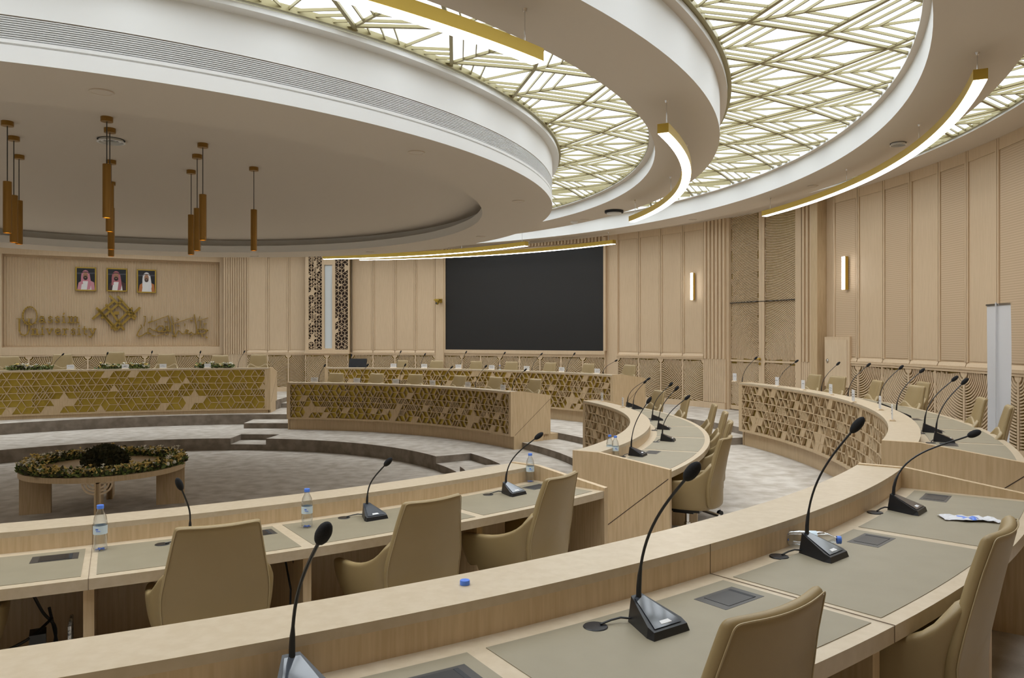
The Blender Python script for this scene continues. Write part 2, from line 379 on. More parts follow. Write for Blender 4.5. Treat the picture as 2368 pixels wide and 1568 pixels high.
# ---- triangular grid patterns -------------------------------------------------
def star_grid(b, x0, x1, z0, z1, rows, P3, wd, depth, fill_seed=1, vertical=False, density=.8, hatch=True):
    """lattice on a triangular grid: strips along cell edges plus some solid tiles"""
    rnd = random.Random(fill_seed)
    if vertical: x0, x1, z0, z1 = z0, z1, x0, x1
    h = (z1 - z0) / rows; a = h * 1.18; cols = int((x1 - x0) / a) + 2
    def put(p, q, w_=wd):
        (ax, az), (bx, bz) = p, q
        ax_, bx_ = min(max(ax, x0), x1), min(max(bx, x0), x1)
        if abs(bx - ax) > 1e-9:
            az, bz = az + (bz - az) * (ax_ - ax) / (bx - ax), az + (bz - az) * (bx_ - ax) / (bx - ax)
            if abs(ax_ - bx_) < 1e-6: return
        elif ax < x0 or ax > x1: return
        A = (ax_, az); B = (bx_, bz); dx, dz = B[0] - A[0], B[1] - A[1]; l = math.hypot(dx, dz)
        if l < 1e-6: return
        nx, nz = -dz / l * w_ / 2, dx / l * w_ / 2
        pts = []
        for d in (0, depth):
            for (x, z) in ((A[0] + nx, A[1] + nz), (B[0] + nx, B[1] + nz), (B[0] - nx, B[1] - nz), (A[0] - nx, A[1] - nz)):
                x = min(max(x, x0), x1); z = min(max(z, z0), z1)
                pts.append(P3(z, x, d) if vertical else P3(x, z, d))
        b.hexa(pts)
    def tile(poly):
        pts = [(min(max(x, x0), x1), min(max(z, z0), z1)) for x, z in poly]
        if max(x for x, z in pts) - min(x for x, z in pts) < .3 * a: return
        n = len(pts); vs = [(P3(z, x, d) if vertical else P3(x, z, d)) for d in (0, depth * .92) for x, z in pts]
        b.add(vs, [tuple(range(n - 1, -1, -1)), tuple(range(n, 2 * n))] + [(i, (i + 1) % n, n + (i + 1) % n, n + i) for i in range(n)])
    node = lambda i, j: (x0 + a * (i - 1) + (a / 2 if j % 2 else 0), z0 + h * j)
    big = rows >= 5; mids = (rows // 2 - 1, rows // 2) if big else ()
    for j in range(rows):
        for i in range(cols + 1):
            A = node(i, j); B = node(i + 1, j)
            if j % 2: UL, UR = (i, j + 1), (i + 1, j + 1)
            else: UL, UR = (i - 1, j + 1), (i, j + 1)
            m_ = j in mids; ex = .16 if not m_ else .30
            keep = lambda P_, Q_: (axial(*P_) == 0) or (axial(*Q_) == 0) or rnd.random() < ex
            if j > 0 and (j in (mids + ((mids[-1] + 1,) if mids else ())) or keep((i, j), (i + 1, j))): put(A, B)
            if keep((i, j), UR): put(A, node(*UR))
            if keep((i, j), UL): put(A, node(*UL))
            U_ = node(*UR); V_ = node(*UL); ph = (i + 2 * j) % 5
            if hatch and m_ and ph < 2:
                T_ = U_ if j == mids[0] else V_
                for k in (1, 2): put((A[0] + a * k / 3, A[1]), (T_[0] + a * k / 3, T_[1]), wd * .85)
            elif hatch and rnd.random() < .10: put((A[0] + a / 2, A[1]), (U_[0] + a / 2, U_[1]), wd * .9)
            g_ = rnd.random()
            if g_ < .06: tile([A, B, (U_[0] + a, U_[1]), U_])
            elif g_ < .075: tile([A, B, U_])
    if big:
        for i in range(4, cols, 15):
            c = node(i, 1); r6 = [(a * math.cos(R(60 * k)), h * math.sin(R(60 * k)) / math.sin(R(60))) for k in range(6)]
            for k in (0, 1, 2, 3): 
                d, e = r6[k], r6[(k + 1) % 6]
                if k == 1: continue
                tile([c, (c[0] + d[0], c[1] + d[1]), (c[0] + d[0] + e[0], c[1] + d[1] + e[1]), (c[0] + e[0], c[1] + e[1])] if k != 1 else [c])
            tile([(c[0], c[1]), (c[0] + a / 2, c[1] + h), (c[0], c[1] + 2 * h), (c[0] - a / 2, c[1] + h)])
def axial(i, j):      # three-colouring of the triangular grid
    return (i - (j + (j & 1)) // 2 + (0 if not j & 1 else 1) + 2 * j) % 3
# ---- lattice tower left of the screen
p, q = pt(706, 6.66), pt(806, 6.66); L, xd, nd = chord(p, q); ft = flatP(p, xd, nd)
def towx(px):      # x along the tower front for an image column
    dx = (px - 1184) / F; A = [[xd[0], -dx], [xd[1], -1]]; bx, by = CX - p[0], CY - p[1]
    det = A[0][0] * A[1][1] - A[0][1] * A[1][0]; return (bx * A[1][1] - by * A[0][1]) / det
b = MB()
fbox(b, ft, 0, L, DADO + .012, TOPW, -.16, -.05)
for a_, c_ in ((706, 713.5), (744, 750), (768, 775), (804.5, 808)): fbox(b, ft, towx(a_), towx(c_), DADO + .012, TOPW, -.05, 0)
fbox(b, ft, 0, L + .01, DADO + .012, -.17, -.05, .02); fbox(b, ft, -.01, L + .02, DADO - .004, DADO + .02, -.14, .035)
fbox(b, ft, towx(750), towx(768), 1.22, TOPW, -.05, 0); fbox(b, ft, towx(744), towx(775), -.19, -.155, -.05, .005)
struct(b, 'trim_7', 'woodwall', 'projecting oak pier framing two pierced strips')
for (a_, c_, sd, rw, lb) in ((713.5, 744, 3, 5, 'pierced oak star lattice strip left of the glass strip'), (775, 804.5, 11, 4, 'pierced oak star lattice strip right of the glass strip')):
    x0, x1 = towx(a_), towx(c_); b = MB(); b.k = 0
    star_grid(b, x0, x1, -.165, 1.5, rw, lambda x, z, d: ft(x, z, d - .012), .007, .012, sd, vertical=True)
    b.k = 1; fbox(b, ft, x0, x1, -.17, 1.5, -.05, -.035)
    tag(b.build('lattice_strip', ['woodwall', 'dark']), lb, 'lattice', 'pierced strips on the pier')
b = MB(); fbox(b, ft, towx(750.5), towx(767.5), -.155, 1.22, -.05, -.02); tag(b.build('glass_strip', 'opal'), 'tall narrow frosted glass strip between two pierced oak strips', 'glass panel')
arc_run([(tuple(v / U for v in ft(0, 0, 0)[:2]), tuple(v / U for v in ft(L / 2, 0, 0)[:2]), 1), (tuple(v / U for v in ft(L / 2, 0, 0)[:2]), tuple(v / U for v in ft(L, 0, 0)[:2]), -1)])
b = MB(); fbox(b, ft, L - .012, L, F3, TOPW, -.16, -.001); fbox(b, ft, 0, .012, F3, TOPW, -.16, -.001); struct(b, 'trim_7', 'goldpanel', 'gilded side of the projecting pier')
# ---- head wall with niche (flat plane)
HA = R(115); hn = (math.cos(HA), math.sin(HA)); HD_ = 6.73
hx = (hn[1], -hn[0])       # along the wall, towards image right
fh = flatP((hn[0] * HD_, hn[1] * HD_), hx, (-hn[0], -hn[1]))
def hxz(px, py, d=0):      # pixel -> (x,z) on the head wall plane
    dx = (px - 1184) / F; den = hn[0] * dx + hn[1]; t = (HD_ - d - (hn[0] * CX + hn[1] * CY)) / den
    X, Y = CX + dx * t, CY + t; return (X - hn[0] * HD_) * hx[0] + (Y - hn[1] * HD_) * hx[1], (784 - py) * t / F
xr = hxz(508, 700)[0]; xl = hxz(4, 700)[0]; zt_ = 1.262; zb_ = -.125; xo = hxz(518, 700)[0]; NDp = -.11
b = MB()
fbox(b, fh, xl - .14, xl, DADO, TOPW, -.2, .0); fbox(b, fh, xr, xo, DADO, TOPW, -.2, .0)
fbox(b, fh, xl, xr, zt_, TOPW, -.2, .0); fbox(b, fh, xl, xr, DADO, zb_, -.2, .0); fbox(b, fh, xl - 2.2, xl - .14, F3, TOPW, -.2, -.02)
fbox(b, fh, xl, xr, zb_, zt_, -.2, NDp)
struct(b, 'wall_left', 'woodwall', 'flat head wall with a wide recessed niche')
b = MB(); n_ = 86; wd = (xr - xl) / n_
for i in range(n_):
    x = xl + wd * (i + .5); q_ = wd * .30; vs = []
    for k in range(7):
        a = math.pi * k / 6
        for z in (zb_ + .02, zt_ - .03): vs.append(fh(x - q_ * math.cos(a), z, NDp + q_ * math.sin(a) * 1.3))
    o_ = len(b.v); b.add(vs, [(2 * k, 2 * k + 2, 2 * k + 3, 2 * k + 1) for k in range(6)] + [tuple(range(0, 14, 2)), tuple(range(13, 0, -2))])
struct(b, 'trim_8', 'woodwall', 'reeded back of the niche', smooth=True)
cells = []; x = xo; wds = .305; k = 0
def hp(x): v = fh(x, 0, -.02); return (v.x / U, v.y / U)
x = hxz(418, 820)[0]     # centre line of one pair of grilles
ctr = [hxz(px, 820)[0] for px in (66, 203, 335, 463)]
for i, c in enumerate(ctr):
    lft = (ctr[i - 1] + c) / 2 if i else c - (ctr[1] - c) / 2; rgt = (ctr[i + 1] + c) / 2 if i < 3 else xo
    cells += [(hp(lft), hp(c), 1), (hp(c), hp(rgt), -1)]
arc_run(cells)
# ---- double door
p, q = pt(1681, 6.80), pt(1857, 6.80); L, xd, nd = chord(p, q); fd = flatP(p, xd, nd)
def dx_(px):
    dx = (px - 1184) / F; bx, by = CX - p[0], CY - p[1]; det = xd[0] * -1 + dx * xd[1]; return (bx * -1 + by * dx) / det
b = MB(); fbox(b, fd, 0, dx_(1689.5), F3, TOPW, -.05, .03); fbox(b, fd, dx_(1843.5), L, F3, TOPW, -.05, .03)
struct(b, 'trim_9', 'woodwall', 'oak frame of the tall double door')
zc = -.262
for i, (a_, c_, s_) in enumerate(((1689.5, 1762, 1), (1762, 1843.5, -1))):
    x0, x1 = dx_(a_), dx_(c_)
    root = MB(); root.k = 0; fbox(root, fd, x0, x1, F3 + .01, TOPW, -.03, -.016)
    root.k = 1
    ix0, ix1 = (x0 + .004, x1 - .045) if s_ > 0 else (x0 + .045, x1 - .004)
    cxx = x1 - .0 if s_ > 0 else x0
    clip_arcs(root, ix0, ix1, zc + .012, TOPW, cxx, zc, 0.0184, .0092, .014, lambda x, z, d: fd(x, z, d - .016), rmin=.08, seg=.03)
    clip_arcs(root, ix0, ix1, F3 + .06, zc - .012, cxx, zc, 0.0184, .0092, .014, lambda x, z, d: fd(x, z, d - .016), rmin=.08, seg=.03)
    for xa, xb in ((x0, ix0), (ix1, x1)): fbox(root, fd, xa + .001, xb - .001, F3 + .01, TOPW, -.016, .008)
    fbox(root, fd, ix0, ix1, zc - .012, zc + .012, -.016, .006); fbox(root, fd, ix0, ix1, F3 + .01, F3 + .06, -.016, .006)
    hub = [fd(cxx, zc, .009)] + [fd(cxx - s_ * .055 * math.sin(math.pi * k / 12), zc + .055 * math.cos(math.pi * k / 12), .009) for k in range(13)]
    root.prism(hub, fd(0, 0, -.012) - fd(0, 0, 0))
    dr = struct(root, 'door_%d' % (i + 1), ['goldback', 'woodwall'], ['left', 'right'][i] + ' leaf of the tall carved double door')
    b = MB(); fbox(b, fd, x0, x1, .438, .444, -.0155, .0135); b.build('transom_line', 'slot', dr)
    if i == 0:
        hb = MB(); c = fd(x1 - .02, -.235, .012); n3 = Vector((nd[0], nd[1], 0)); X3 = Vector((xd[0], xd[1], 0))
        hb.lathe([(.001, .0), (.032, 0), (.032, .012), (.012, .014), (.012, .05), (.001, .05)], c, 16, n3)
        hb.beam(c + n3 * .045 - X3 * .0, c + n3 * .045 - X3 * .13, .02, .018, (0, 0, 1)); hb.sphere(c + n3 * .05, .022)
        hb.build('door_handle', 'brass', dr, True)
        hb = MB(); c = fd(x1 - .02, -.29, .012); hb.lathe([(.001, 0), (.03, 0), (.03, .012), (.001, .014)], c, 16, n3); hb.build('keyhole_plate', 'brass', dr, True)
# ================================================================ CEILING
b = MB()
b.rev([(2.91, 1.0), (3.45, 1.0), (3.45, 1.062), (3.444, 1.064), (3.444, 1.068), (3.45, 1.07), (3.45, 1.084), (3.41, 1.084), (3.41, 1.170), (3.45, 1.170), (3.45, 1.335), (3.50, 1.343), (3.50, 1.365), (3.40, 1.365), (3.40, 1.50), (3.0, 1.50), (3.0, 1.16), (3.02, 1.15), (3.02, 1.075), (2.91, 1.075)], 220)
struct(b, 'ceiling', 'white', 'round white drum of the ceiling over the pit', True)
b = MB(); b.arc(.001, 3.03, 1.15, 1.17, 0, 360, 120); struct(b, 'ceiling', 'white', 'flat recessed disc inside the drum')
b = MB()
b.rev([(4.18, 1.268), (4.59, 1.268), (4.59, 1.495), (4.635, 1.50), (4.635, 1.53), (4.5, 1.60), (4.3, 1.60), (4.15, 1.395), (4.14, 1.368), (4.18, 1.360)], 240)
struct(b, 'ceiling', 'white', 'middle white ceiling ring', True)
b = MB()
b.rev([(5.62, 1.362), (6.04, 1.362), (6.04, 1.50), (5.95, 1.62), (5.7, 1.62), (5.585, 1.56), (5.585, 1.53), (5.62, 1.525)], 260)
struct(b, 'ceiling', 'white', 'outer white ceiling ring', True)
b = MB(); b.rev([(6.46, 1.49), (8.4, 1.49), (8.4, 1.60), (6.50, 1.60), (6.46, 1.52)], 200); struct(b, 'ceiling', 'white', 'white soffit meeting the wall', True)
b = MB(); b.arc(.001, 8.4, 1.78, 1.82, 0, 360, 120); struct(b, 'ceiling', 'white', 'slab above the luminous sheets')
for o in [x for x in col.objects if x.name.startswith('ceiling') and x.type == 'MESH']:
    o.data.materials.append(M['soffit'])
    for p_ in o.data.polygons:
        if p_.normal.z < -.9 and not 3.44 < math.hypot(p_.center.x, p_.center.y) / U < 3.52: p_.material_index = 1  # down-facing faces take the colour with shade put in
# luminous lattices
def lattice(ra, rb, hz, nper, ph, rowr, rstep, glow_h, label, wmain, wthin):
    t = empty('luminous_ceiling_band', label, 'ceiling light', (0, 0, zz(hz)), group='glowing lattice bands of the ceiling')
    b = MB(); b.arc(ra - .06, rb + .06, glow_h, glow_h + .01, 0, 360, 240); o = b.build('light_sheet', 'glow', t); o.location.z = -zz(hz)
    b = MB(); D = 360.0 / nper
    b.rev([(ra - .02, hz - .012), (ra + .014, hz - .012), (ra + .014, hz + .03), (ra - .02, hz + .03)], 240)
    b.rev([(rb - .012, hz - .008), (rb + .02, hz - .008), (rb + .02, hz + .03), (rb - .012, hz + .03)], 240)
    up = Vector((0, 0, 1))
    def seg(a, c, wd, dz=0):
        (s0, w0), (s1, w1) = a, c
        if w0 > w1: s0, w0, s1, w1 = s1, w1, s0, w0
        if w1 <= ra or w0 >= rb: return
        if w0 < ra: s0, w0 = s0 + (s1 - s0) * (ra - w0) / (w1 - w0), ra
        if w1 > rb: s1, w1 = s0 + (s1 - s0) * (rb - w0) / (w1 - w0), rb
        if w1 - w0 < .002: return
        b.beam(V(w0, ph + s0 * D, hz + .004 + dz), V(w1, ph + s1 * D, hz + .004 + dz), wd * U, .013 * U, up)
    r0 = rowr - 4 * rstep      # row index 0 at rowr-4 steps; even rows at integer s, odd rows at half
    for k in range(nper):
        for j in range(0, 9):
            s = k + (.5 if j % 2 else 0); r = r0 + j * rstep
            if r + 2 * rstep < ra or r > rb: continue
            A = (s, r)
            seg(A, (s + .5, r + rstep), wmain, .002); seg(A, (s - .5, r + rstep), wmain, -.002)
            top = (s, r + 2 * rstep); seg(A, top, wmain * .72 if j % 2 == 0 else wthin, 0)
            for q in (.13, .27, .41):
                B = (s, r + 2 * rstep * q)
                for sg in (1, -1): seg(B, (s + sg * (.5 - q * .5), r + rstep * (1 + q)), wthin, .001)
    o = b.build('metal_lattice', 'lattice', t); o.location.z = -zz(hz)
    return t
lattice(3.50, 4.15, 1.385, 37, 2.43, 3.53, .292, 1.402, 'inner glowing ceiling band with a champagne metal star lattice, beside the central drum', .0175, .006)
lattice(4.645, 5.60, 1.545, 50, 1.6, 4.82, .325, 1.562, 'middle glowing ceiling band with a champagne metal star lattice, the widest one', .020, .0065)
lattice(6.06, 6.46, 1.515, 60, 1.0, 6.12, .30, 1.532, 'outer glowing ceiling band with a champagne metal lattice, next to the wall', .020, .0065)
# air grille round the drum
t = empty('air_grille', 'curved grey slatted air grille round the white ceiling drum', 'vent', (0, 0, zz(1.08)))
b = MB(); b.rev([(3.412, 1.084), (3.425, 1.084), (3.425, 1.170), (3.412, 1.170)], 200); o = b.build('backing', 'slot', t); o.location.z = -zz(1.08)
b = MB()
for k in range(10):
    h = 1.088 + .0082 * k; b.rev([(3.426, h), (3.448, h + .001), (3.448, h + .0042), (3.426, h + .0034)], 200)
o = b.build('slats', 'white', t); o.location.z = -zz(1.08)
# ceiling fittings
def ceil_disc(px, py, h, r, name, label, cat, kind):
    x, y = P(px, py, h); c = at(x, y, h); b = MB()
    if kind == 'down': b.lathe([(.001, -.004), (r * .82, -.004), (r * .84, -.008), (r, -.010), (r, 0), (.001, 0)], (0, 0, 0), 24)
    elif kind == 'smoke':
        b.lathe([(.001, -.055), (r * .5, -.052), (r * .62, -.04), (r * .62, -.03), (r, -.026), (r, 0), (.001, 0)], (0, 0, 0), 20)
    elif kind == 'vent':
        for k in range(3): b.lathe([(r * (1 - k * .28), -.03 + .012 * k), (r * (.86 - k * .28), -.034 + .012 * k), (r * (.86 - k * .28), -.002)], (0, 0, 0), 24)
        b.k = 1; b.lathe([(r * .98, -.004), (.001, -.004)], (0, 0, 0), 24)
    elif kind == 'dome':
        b.lathe([(.001, -.075), (r * .75, -.070), (r * .8, -.05), (r * .8, -.045)], (0, 0, 0), 28); b.k = 1; b.lathe([(r * .78, -.045), (r, -.042), (r, 0), (.001, 0)], (0, 0, 0), 28)
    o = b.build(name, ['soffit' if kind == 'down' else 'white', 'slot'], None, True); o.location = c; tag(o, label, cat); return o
for i, (px, py, h, lb) in enumerate([(235, 212, 1.0, 'round flush white downlight in the drum soffit, top left'), (963, 352, 1.0, 'round flush white downlight in the drum soffit below the air grille'), (1199, 465, 1.0, 'round flush downlight near the right tip of the drum soffit'),
        (1112, 547, 1.0, 'small flush downlight in the drum soffit above the curved lamps'), (856, 583, 1.0, 'flush downlight in the far drum soffit above the lamp end'), (588, 593, 1.0, 'flush downlight at the far bottom edge of the drum soffit'),
        (1352, 508, 1.268, 'flush downlight in the middle ring beside the smoke detector'), (1602, 508, 1.362, 'flush white downlight in the outer ring left of the double door'), (1297, 552, 1.362, 'flush downlight in the outer ring above the screen'), (1880, 430, 1.362, 'flush downlight in the outer ring above the long curved lamp')]):
    tag(ceil_disc(px, py, h, .085, 'downlight', lb, 'downlight', 'down'), group='flush downlights')
ceil_disc(257, 323, 1.15, .14, 'air_diffuser', 'small round slotted air diffuser among the left pendants', 'vent', 'vent')
ceil_disc(2077, 331, 1.362, .10, 'smoke_detector', 'round smoke detector with dark slots above the long curved lamp', 'smoke detector', 'vent')
ceil_disc(1328, 512, 1.268, .075, 'smoke_detector', 'small round smoke detector in the middle ring near the drum', 'smoke detector', 'smoke')
ceil_disc(1420, 487, 1.268, .17, 'ceiling_speaker', 'round dark rimmed ceiling speaker beside the short curved lamp', 'speaker', 'dome')
# curved lamps
def curved_lamp(r, t0, t1, zb, soff, label):
    c = V(r, (t0 + t1) / 2, zb); t = empty('curved_pendant_lamp', label, 'lamp', c, group='curved gold pendant lamps')
    loc = Matrix.Translation(-c)
    b = MB(); b.arc(r - .03, r + .03, zb + .003, zb + .052, t0, t1, 60); o = b.build('lamp_body', 'gold', t, True); o.matrix_parent_inverse = loc
    b = MB(); b.arc(r - .0275, r + .0275, zb, zb + .004, t0 + .05, t1 - .05, 60); o = b.build('light_strip', 'lamp', t); o.matrix_parent_inverse = loc
    n = max(3, int((t1 - t0) / 9))
    for i in range(n):
        a = t0 + 1 + (t1 - t0 - 2) * i / (n - 1); b = MB(); p_ = V(r, a, zb + .05); b.tube([p_, V(r, a, soff)], .004, 6)
        b.lathe([(.001, -.02), (.012, -.02), (.02, 0)], V(r, a, soff), 10); o = b.build('suspension_wire', 'chrome', t); o.matrix_parent_inverse = loc
curved_lamp(4.385, -82, -42.3, 1.078, 1.268, 'curved gold pendant lamp at the top of the picture, nearest the camera')
curved_lamp(4.385, -26.3, 14.6, 1.075, 1.268, 'short hooked looking curved gold pendant lamp hanging under the middle ring')
curved_lamp(4.385, 41, 82, 1.07, 1.268, 'curved gold pendant lamp left of the screen, the nearer of the two overlapping')
curved_lamp(5.83, -24.3, 15.6, 1.20, 1.362, 'long curved gold pendant lamp sweeping across the right wall')
curved_lamp(5.83, 40.4, 82, 1.205, 1.362, 'curved gold pendant lamp crossing the top of the black screen')
# rod pendants
PX = [(17, 281, 420, 539, 6), (32, 316, 452, 561, 5.5), (44, 359, 464, 565, 5), (247, 271, 380, 504, 6), (254, 297, 425, 536, 5.5), (257, 371, 481, 577, 4.8), (257, 421, 505, 593, 4.6), (442, 394, 497, 589, 4.6), (456, 358, 482, 580, 4.8), (469, 332, 450, 556, 5.2), (587, 387, 485, 580, 4.8)]
LB = ['leftmost gold rod pendant, cut close to the picture edge', 'second gold rod pendant from the left edge', 'third gold rod pendant from the left edge, shortest drop of its trio', 'big gold rod pendant hanging highest in the cluster above the portraits', 'gold rod pendant just behind the highest one above the portraits',
      'third gold rod pendant down in the cluster above the portraits', 'lowest and farthest gold rod pendant above the middle portrait', 'left rod of the gold pendant trio right of the portraits', 'middle rod of the gold pendant trio right of the portraits', 'right and highest rod of the gold pendant trio', 'single gold rod pendant standing apart on the right']
for (px, y0, y1, y2, wdt), lb in zip(PX, LB):
    x, y = P(px, y0, 1.15); c = at(x, y, 1.15); t = empty('rod_pendant', lb, 'pendant lamp', c, group='gold rod pendants')
    zt2 = zz(hat(y1, y)) - c.z; zb2 = zz(hat(y2, y)) - c.z; r_ = .038
    b = MB(); b.lathe([(.001, -.045), (.055, -.045), (.055, 0)], (0, 0, 0), 20); b.build('canopy', 'bronze', t, True)
    b = MB(); b.tube([(0, 0, -.04), (0, 0, zt2)], .005, 6); b.build('cord', 'darkmetal', t)
    b = MB(); b.lathe([(.001, zt2), (r_, zt2), (r_, zb2 + .004), (r_ - .006, zb2), (r_ - .006, zb2 + .02)], (0, 0, 0), 20); b.build('lamp_tube', 'bronze', t, True)
    b = MB(); b.lathe([(.001, zb2 + .006), (r_ - .006, zb2 + .006)], (0, 0, 0), 20); b.build('bulb', 'amber', t)
# ================================================================ DESKS
class Arc:      # plan circle of a desk front edge
    def __init__(s, cx, cy, Rr, t0, t1):
        s.c = (cx, cy); s.R = Rr; s.a0 = s.own(t0); s.a1 = s.own(t1)
    def own(s, t):      # world bearing -> own angle
        d = (math.cos(R(t)), math.sin(R(t))); b_ = -(d[0] * s.c[0] + d[1] * s.c[1]); k = s.c[0] ** 2 + s.c[1] ** 2 - s.R ** 2
        u = -b_ + math.sqrt(b_ * b_ - k); return math.degrees(math.atan2(d[1] * u - s.c[1], d[0] * u - s.c[0]))
    def p(s, a, d): return (s.c[0] + (s.R + d) * math.cos(R(a)), s.c[1] + (s.R + d) * math.sin(R(a)))
DEPTH = .49; LEDGE = .128
def desk(name, arc, L_, T_, Fb, Fl, strips, label, Fg=None, seats_dark=True, grille=True, gold='goldpanel', flip=False, seed=5, seam=None, tall=False):
    """Fb floor in front (plinth foot), Fl floor behind, strips = world bearings of the pale strips between pads"""
    c = arc.c; A0, A1 = arc.a0, arc.a1; Rr = arc.R; mid = arc.p((A0 + A1) / 2, .2)
    org = at(mid[0], mid[1], Fl); t = empty('curved_desk', label, 'desk', org, group=None); inv = Matrix.Translation(-org)
    def fin(b, nm, m_, par=t, smooth=False, lb=None):
        o = b.build(nm, m_, par, smooth)
        if par is t: o.matrix_parent_inverse = inv
        if lb: o['label'] = lb
        return o
    TH = .028
    b = MB(); b.arc(Rr - .002, Rr + LEDGE, L_ - .016, L_, A0, A1, 60, c); b.k = 1; b.arc(Rr + .04, Rr + LEDGE, T_ - TH, L_ - .0158, A0, A1, 60, c); fin(b, 'ledge', ['woodtop', 'wood'])
    b = MB(); b.arc(Rr + LEDGE, Rr + DEPTH, T_ - TH, T_, A0, A1, 60, c); fin(b, 'desktop', 'woodtop')
    # plinth and body
    b = MB(); b.arc(Rr + (.045 if Fg is None or Fg == Fl else .012), Rr + .20, Fb, (Fl if Fg is None else Fg) + .01, A0 + .05, A1 - .05, 50, c); b.arc(Rr + .20, Rr + DEPTH + .12, Fb, Fl - .003, A0 + .05, A1 - .05, 50, c); fin(b, 'plinth', 'wood')
    b = MB(); b.arc(Rr + .035, Rr + .06, Fl + .0, T_ - TH, A0 + .1, A1 - .1, 50, c); fin(b, 'modesty_panel', 'wood')
    # front frame + carved grille
    Fg = Fl if Fg is None else Fg; gz0, gz1 = Fg + .022, L_ - .026
    b = MB(); b.arc(Rr, Rr + .035, Fg, gz0, A0, A1, 60, c); b.arc(Rr, Rr + .035, gz1, L_ - .016, A0, A1, 60, c)
    b.arc(Rr, Rr + .035, gz0, gz1, A0, A0 + .35, 1, c); b.arc(Rr, Rr + .035, gz0, gz1, A1 - .35, A1, 1, c); fin(b, 'front_frame', 'wood')
    b = MB(); b.arc(Rr + .026, Rr + .034, gz0, gz1, A0 + .2, A1 - .2, 50, c); fin(b, 'gold_sheet', gold)
    if grille:
        ln = R(A1 - A0) * Rr; b = MB()
        def P3(x, z, d):
            a = (A1 - x / Rr * 180 / math.pi) if flip else (A0 + x / Rr * 180 / math.pi); q = arc.p(a, .024 - d); return at(q[0], q[1], z)
        star_grid(b, .02, ln - .02, gz0, gz1, 6, P3, .0068, .024, seed)
        fin(b, 'carved_grille', 'wood')
    # end cheeks
    for k, a in enumerate((A0, A1)):
        sg = -1 if k == 0 else 1; b = MB(); w_ = .022 / Rr * 180 / math.pi
        prof = [(-.0, Fb), (-.0, L_ + .004), (LEDGE + .01, L_ + .004), (DEPTH + .002, T_ + .012), (DEPTH + .002, Fl), (DEPTH - .09, Fl), (DEPTH - .09, Fb)]
        prof[0] = (.04, Fb); prof.insert(1, (.04, Fg + .0)); prof.insert(2, (0, Fg + .0))
        vs = []
        for aa in (a, a + sg * w_):
            for d, h in prof: q = arc.p(aa, d); vs.append(at(q[0], q[1], h))
        n = len(prof); b.add(vs, [tuple(range(n)), tuple(range(2 * n - 1, n - 1, -1))] + [(i, (i + 1) % n, n + (i + 1) % n, n + i) for i in range(n)])
        e_ = fin(b, 'end_panel', 'wood')
        # dark strip for the decorative groove running diagonally across the cheek
        b = MB(); aa = a + sg * w_ * 1.0; q0 = arc.p(aa, DEPTH - .005); q1 = arc.p(aa, .05)
        u0, u1 = at(q0[0], q0[1], T_ - .03), at(q1[0], q1[1], Fl + .01); nn = (at(*arc.p(aa + sg, .2), 0) - at(*arc.p(aa, .2), 0)).normalized()
        b.beam(u0, u1, .006, .003, nn); b.build('groove', 'dark', e_)
    # pads between strips, dividers under each seam, power boxes
    bs = [arc.a0] + sorted(arc.own(s_) for s_ in strips) + [arc.a1]
    gap = .016 / Rr * 180 / math.pi
    for i in range(len(bs) - 1):
        a, z_ = bs[i] + gap * (2 if i == 0 else 1), bs[i + 1] - gap * (2 if i == len(bs) - 2 else 1)
        b = MB(); b.arc(Rr + LEDGE + .042, Rr + DEPTH - .03, T_ - .002, T_ + .0012, a, z_, 10, c); fin(b, 'leather_inlay', 'pad')
        am = a + (z_ - a) * .86; 
        for pa in boxes.get(name, {}).get(i, [am]):
            b = MB(); hw = .054 / Rr * 180 / math.pi; b.arc(Rr + .205, Rr + .275, T_ - .01, T_ + .0016, pa - hw, pa + hw, 3, c)
            b.k = 1; b.arc(Rr + .213, Rr + .267, T_, T_ + .0022, pa - hw * .66, pa + hw * .66, 3, c); b.k = 2; b.arc(Rr + .213, Rr + .267, T_, T_ + .0024, pa + hw * .60, pa + hw * .74, 1, c)
            o = fin(b, 'power_box', ['darkmetal', 'black', 'slot'])
    for i, a in enumerate(bs[1:-1]):
        b = MB(); b.arc(Rr + .06, Rr + DEPTH - .03, Fl, T_ - TH, a - gap * .7, a + gap * .7, 1, c); fin(b, 'divider', 'wood')
        if seam and i in seam:
            b = MB(); b.arc(Rr - .0005, Rr + DEPTH + .0008, T_ + .0005, T_ + .0015, a - .006, a + .006, 1, c); b.arc(Rr + LEDGE - .0005, Rr + LEDGE + .0008, T_, L_, a - .006, a + .006, 1, c)
            b.arc(Rr + DEPTH, Rr + DEPTH + .0008, T_ - TH, T_, a - .006, a + .006, 1, c); fin(b, 'joint_line', 'joint')
    return t
boxes = {}
AC1 = Arc(0, 0, 3.66, 31.6, 84.6); AC2 = Arc(0, 0, 5.12, 33.2, 84.8)
ARI = Arc(.35, -.34, 3.616, -32.6, 12.2); ANL = Arc(-.15, .31, 4.378, -84, -39.4)
AR2 = Arc(0, 0, 5.445, -31.6, 13.6); AN2 = Arc(.52, -.75, 4.621, -80, -38.9)
AHD = Arc(.88, -4.10, 8.60, 92.0, 146)
def even(a0, a1, n): return [a0 + (a1 - a0) * i / n for i in range(1, n)]
desk('c1', AC1, L1, T1, F1, F2, even(31.6, 84.6, 6), 'curved oak desk with star lattice front, centre of the room, front row', flip=True, seed=21)
desk('c2', AC2, L2, T2, F2, F3, even(33.2, 84.8, 8), 'curved oak desk with star lattice front under the big screen, back row', flip=True, seed=4)
desk('ri', ARI, L1, T1, F1, F2, [-24.5, -16.7, -9.0, -1.2, 6.1], 'strongly curved oak desk in the middle right, seen from its end', seed=8, gold='goldback')
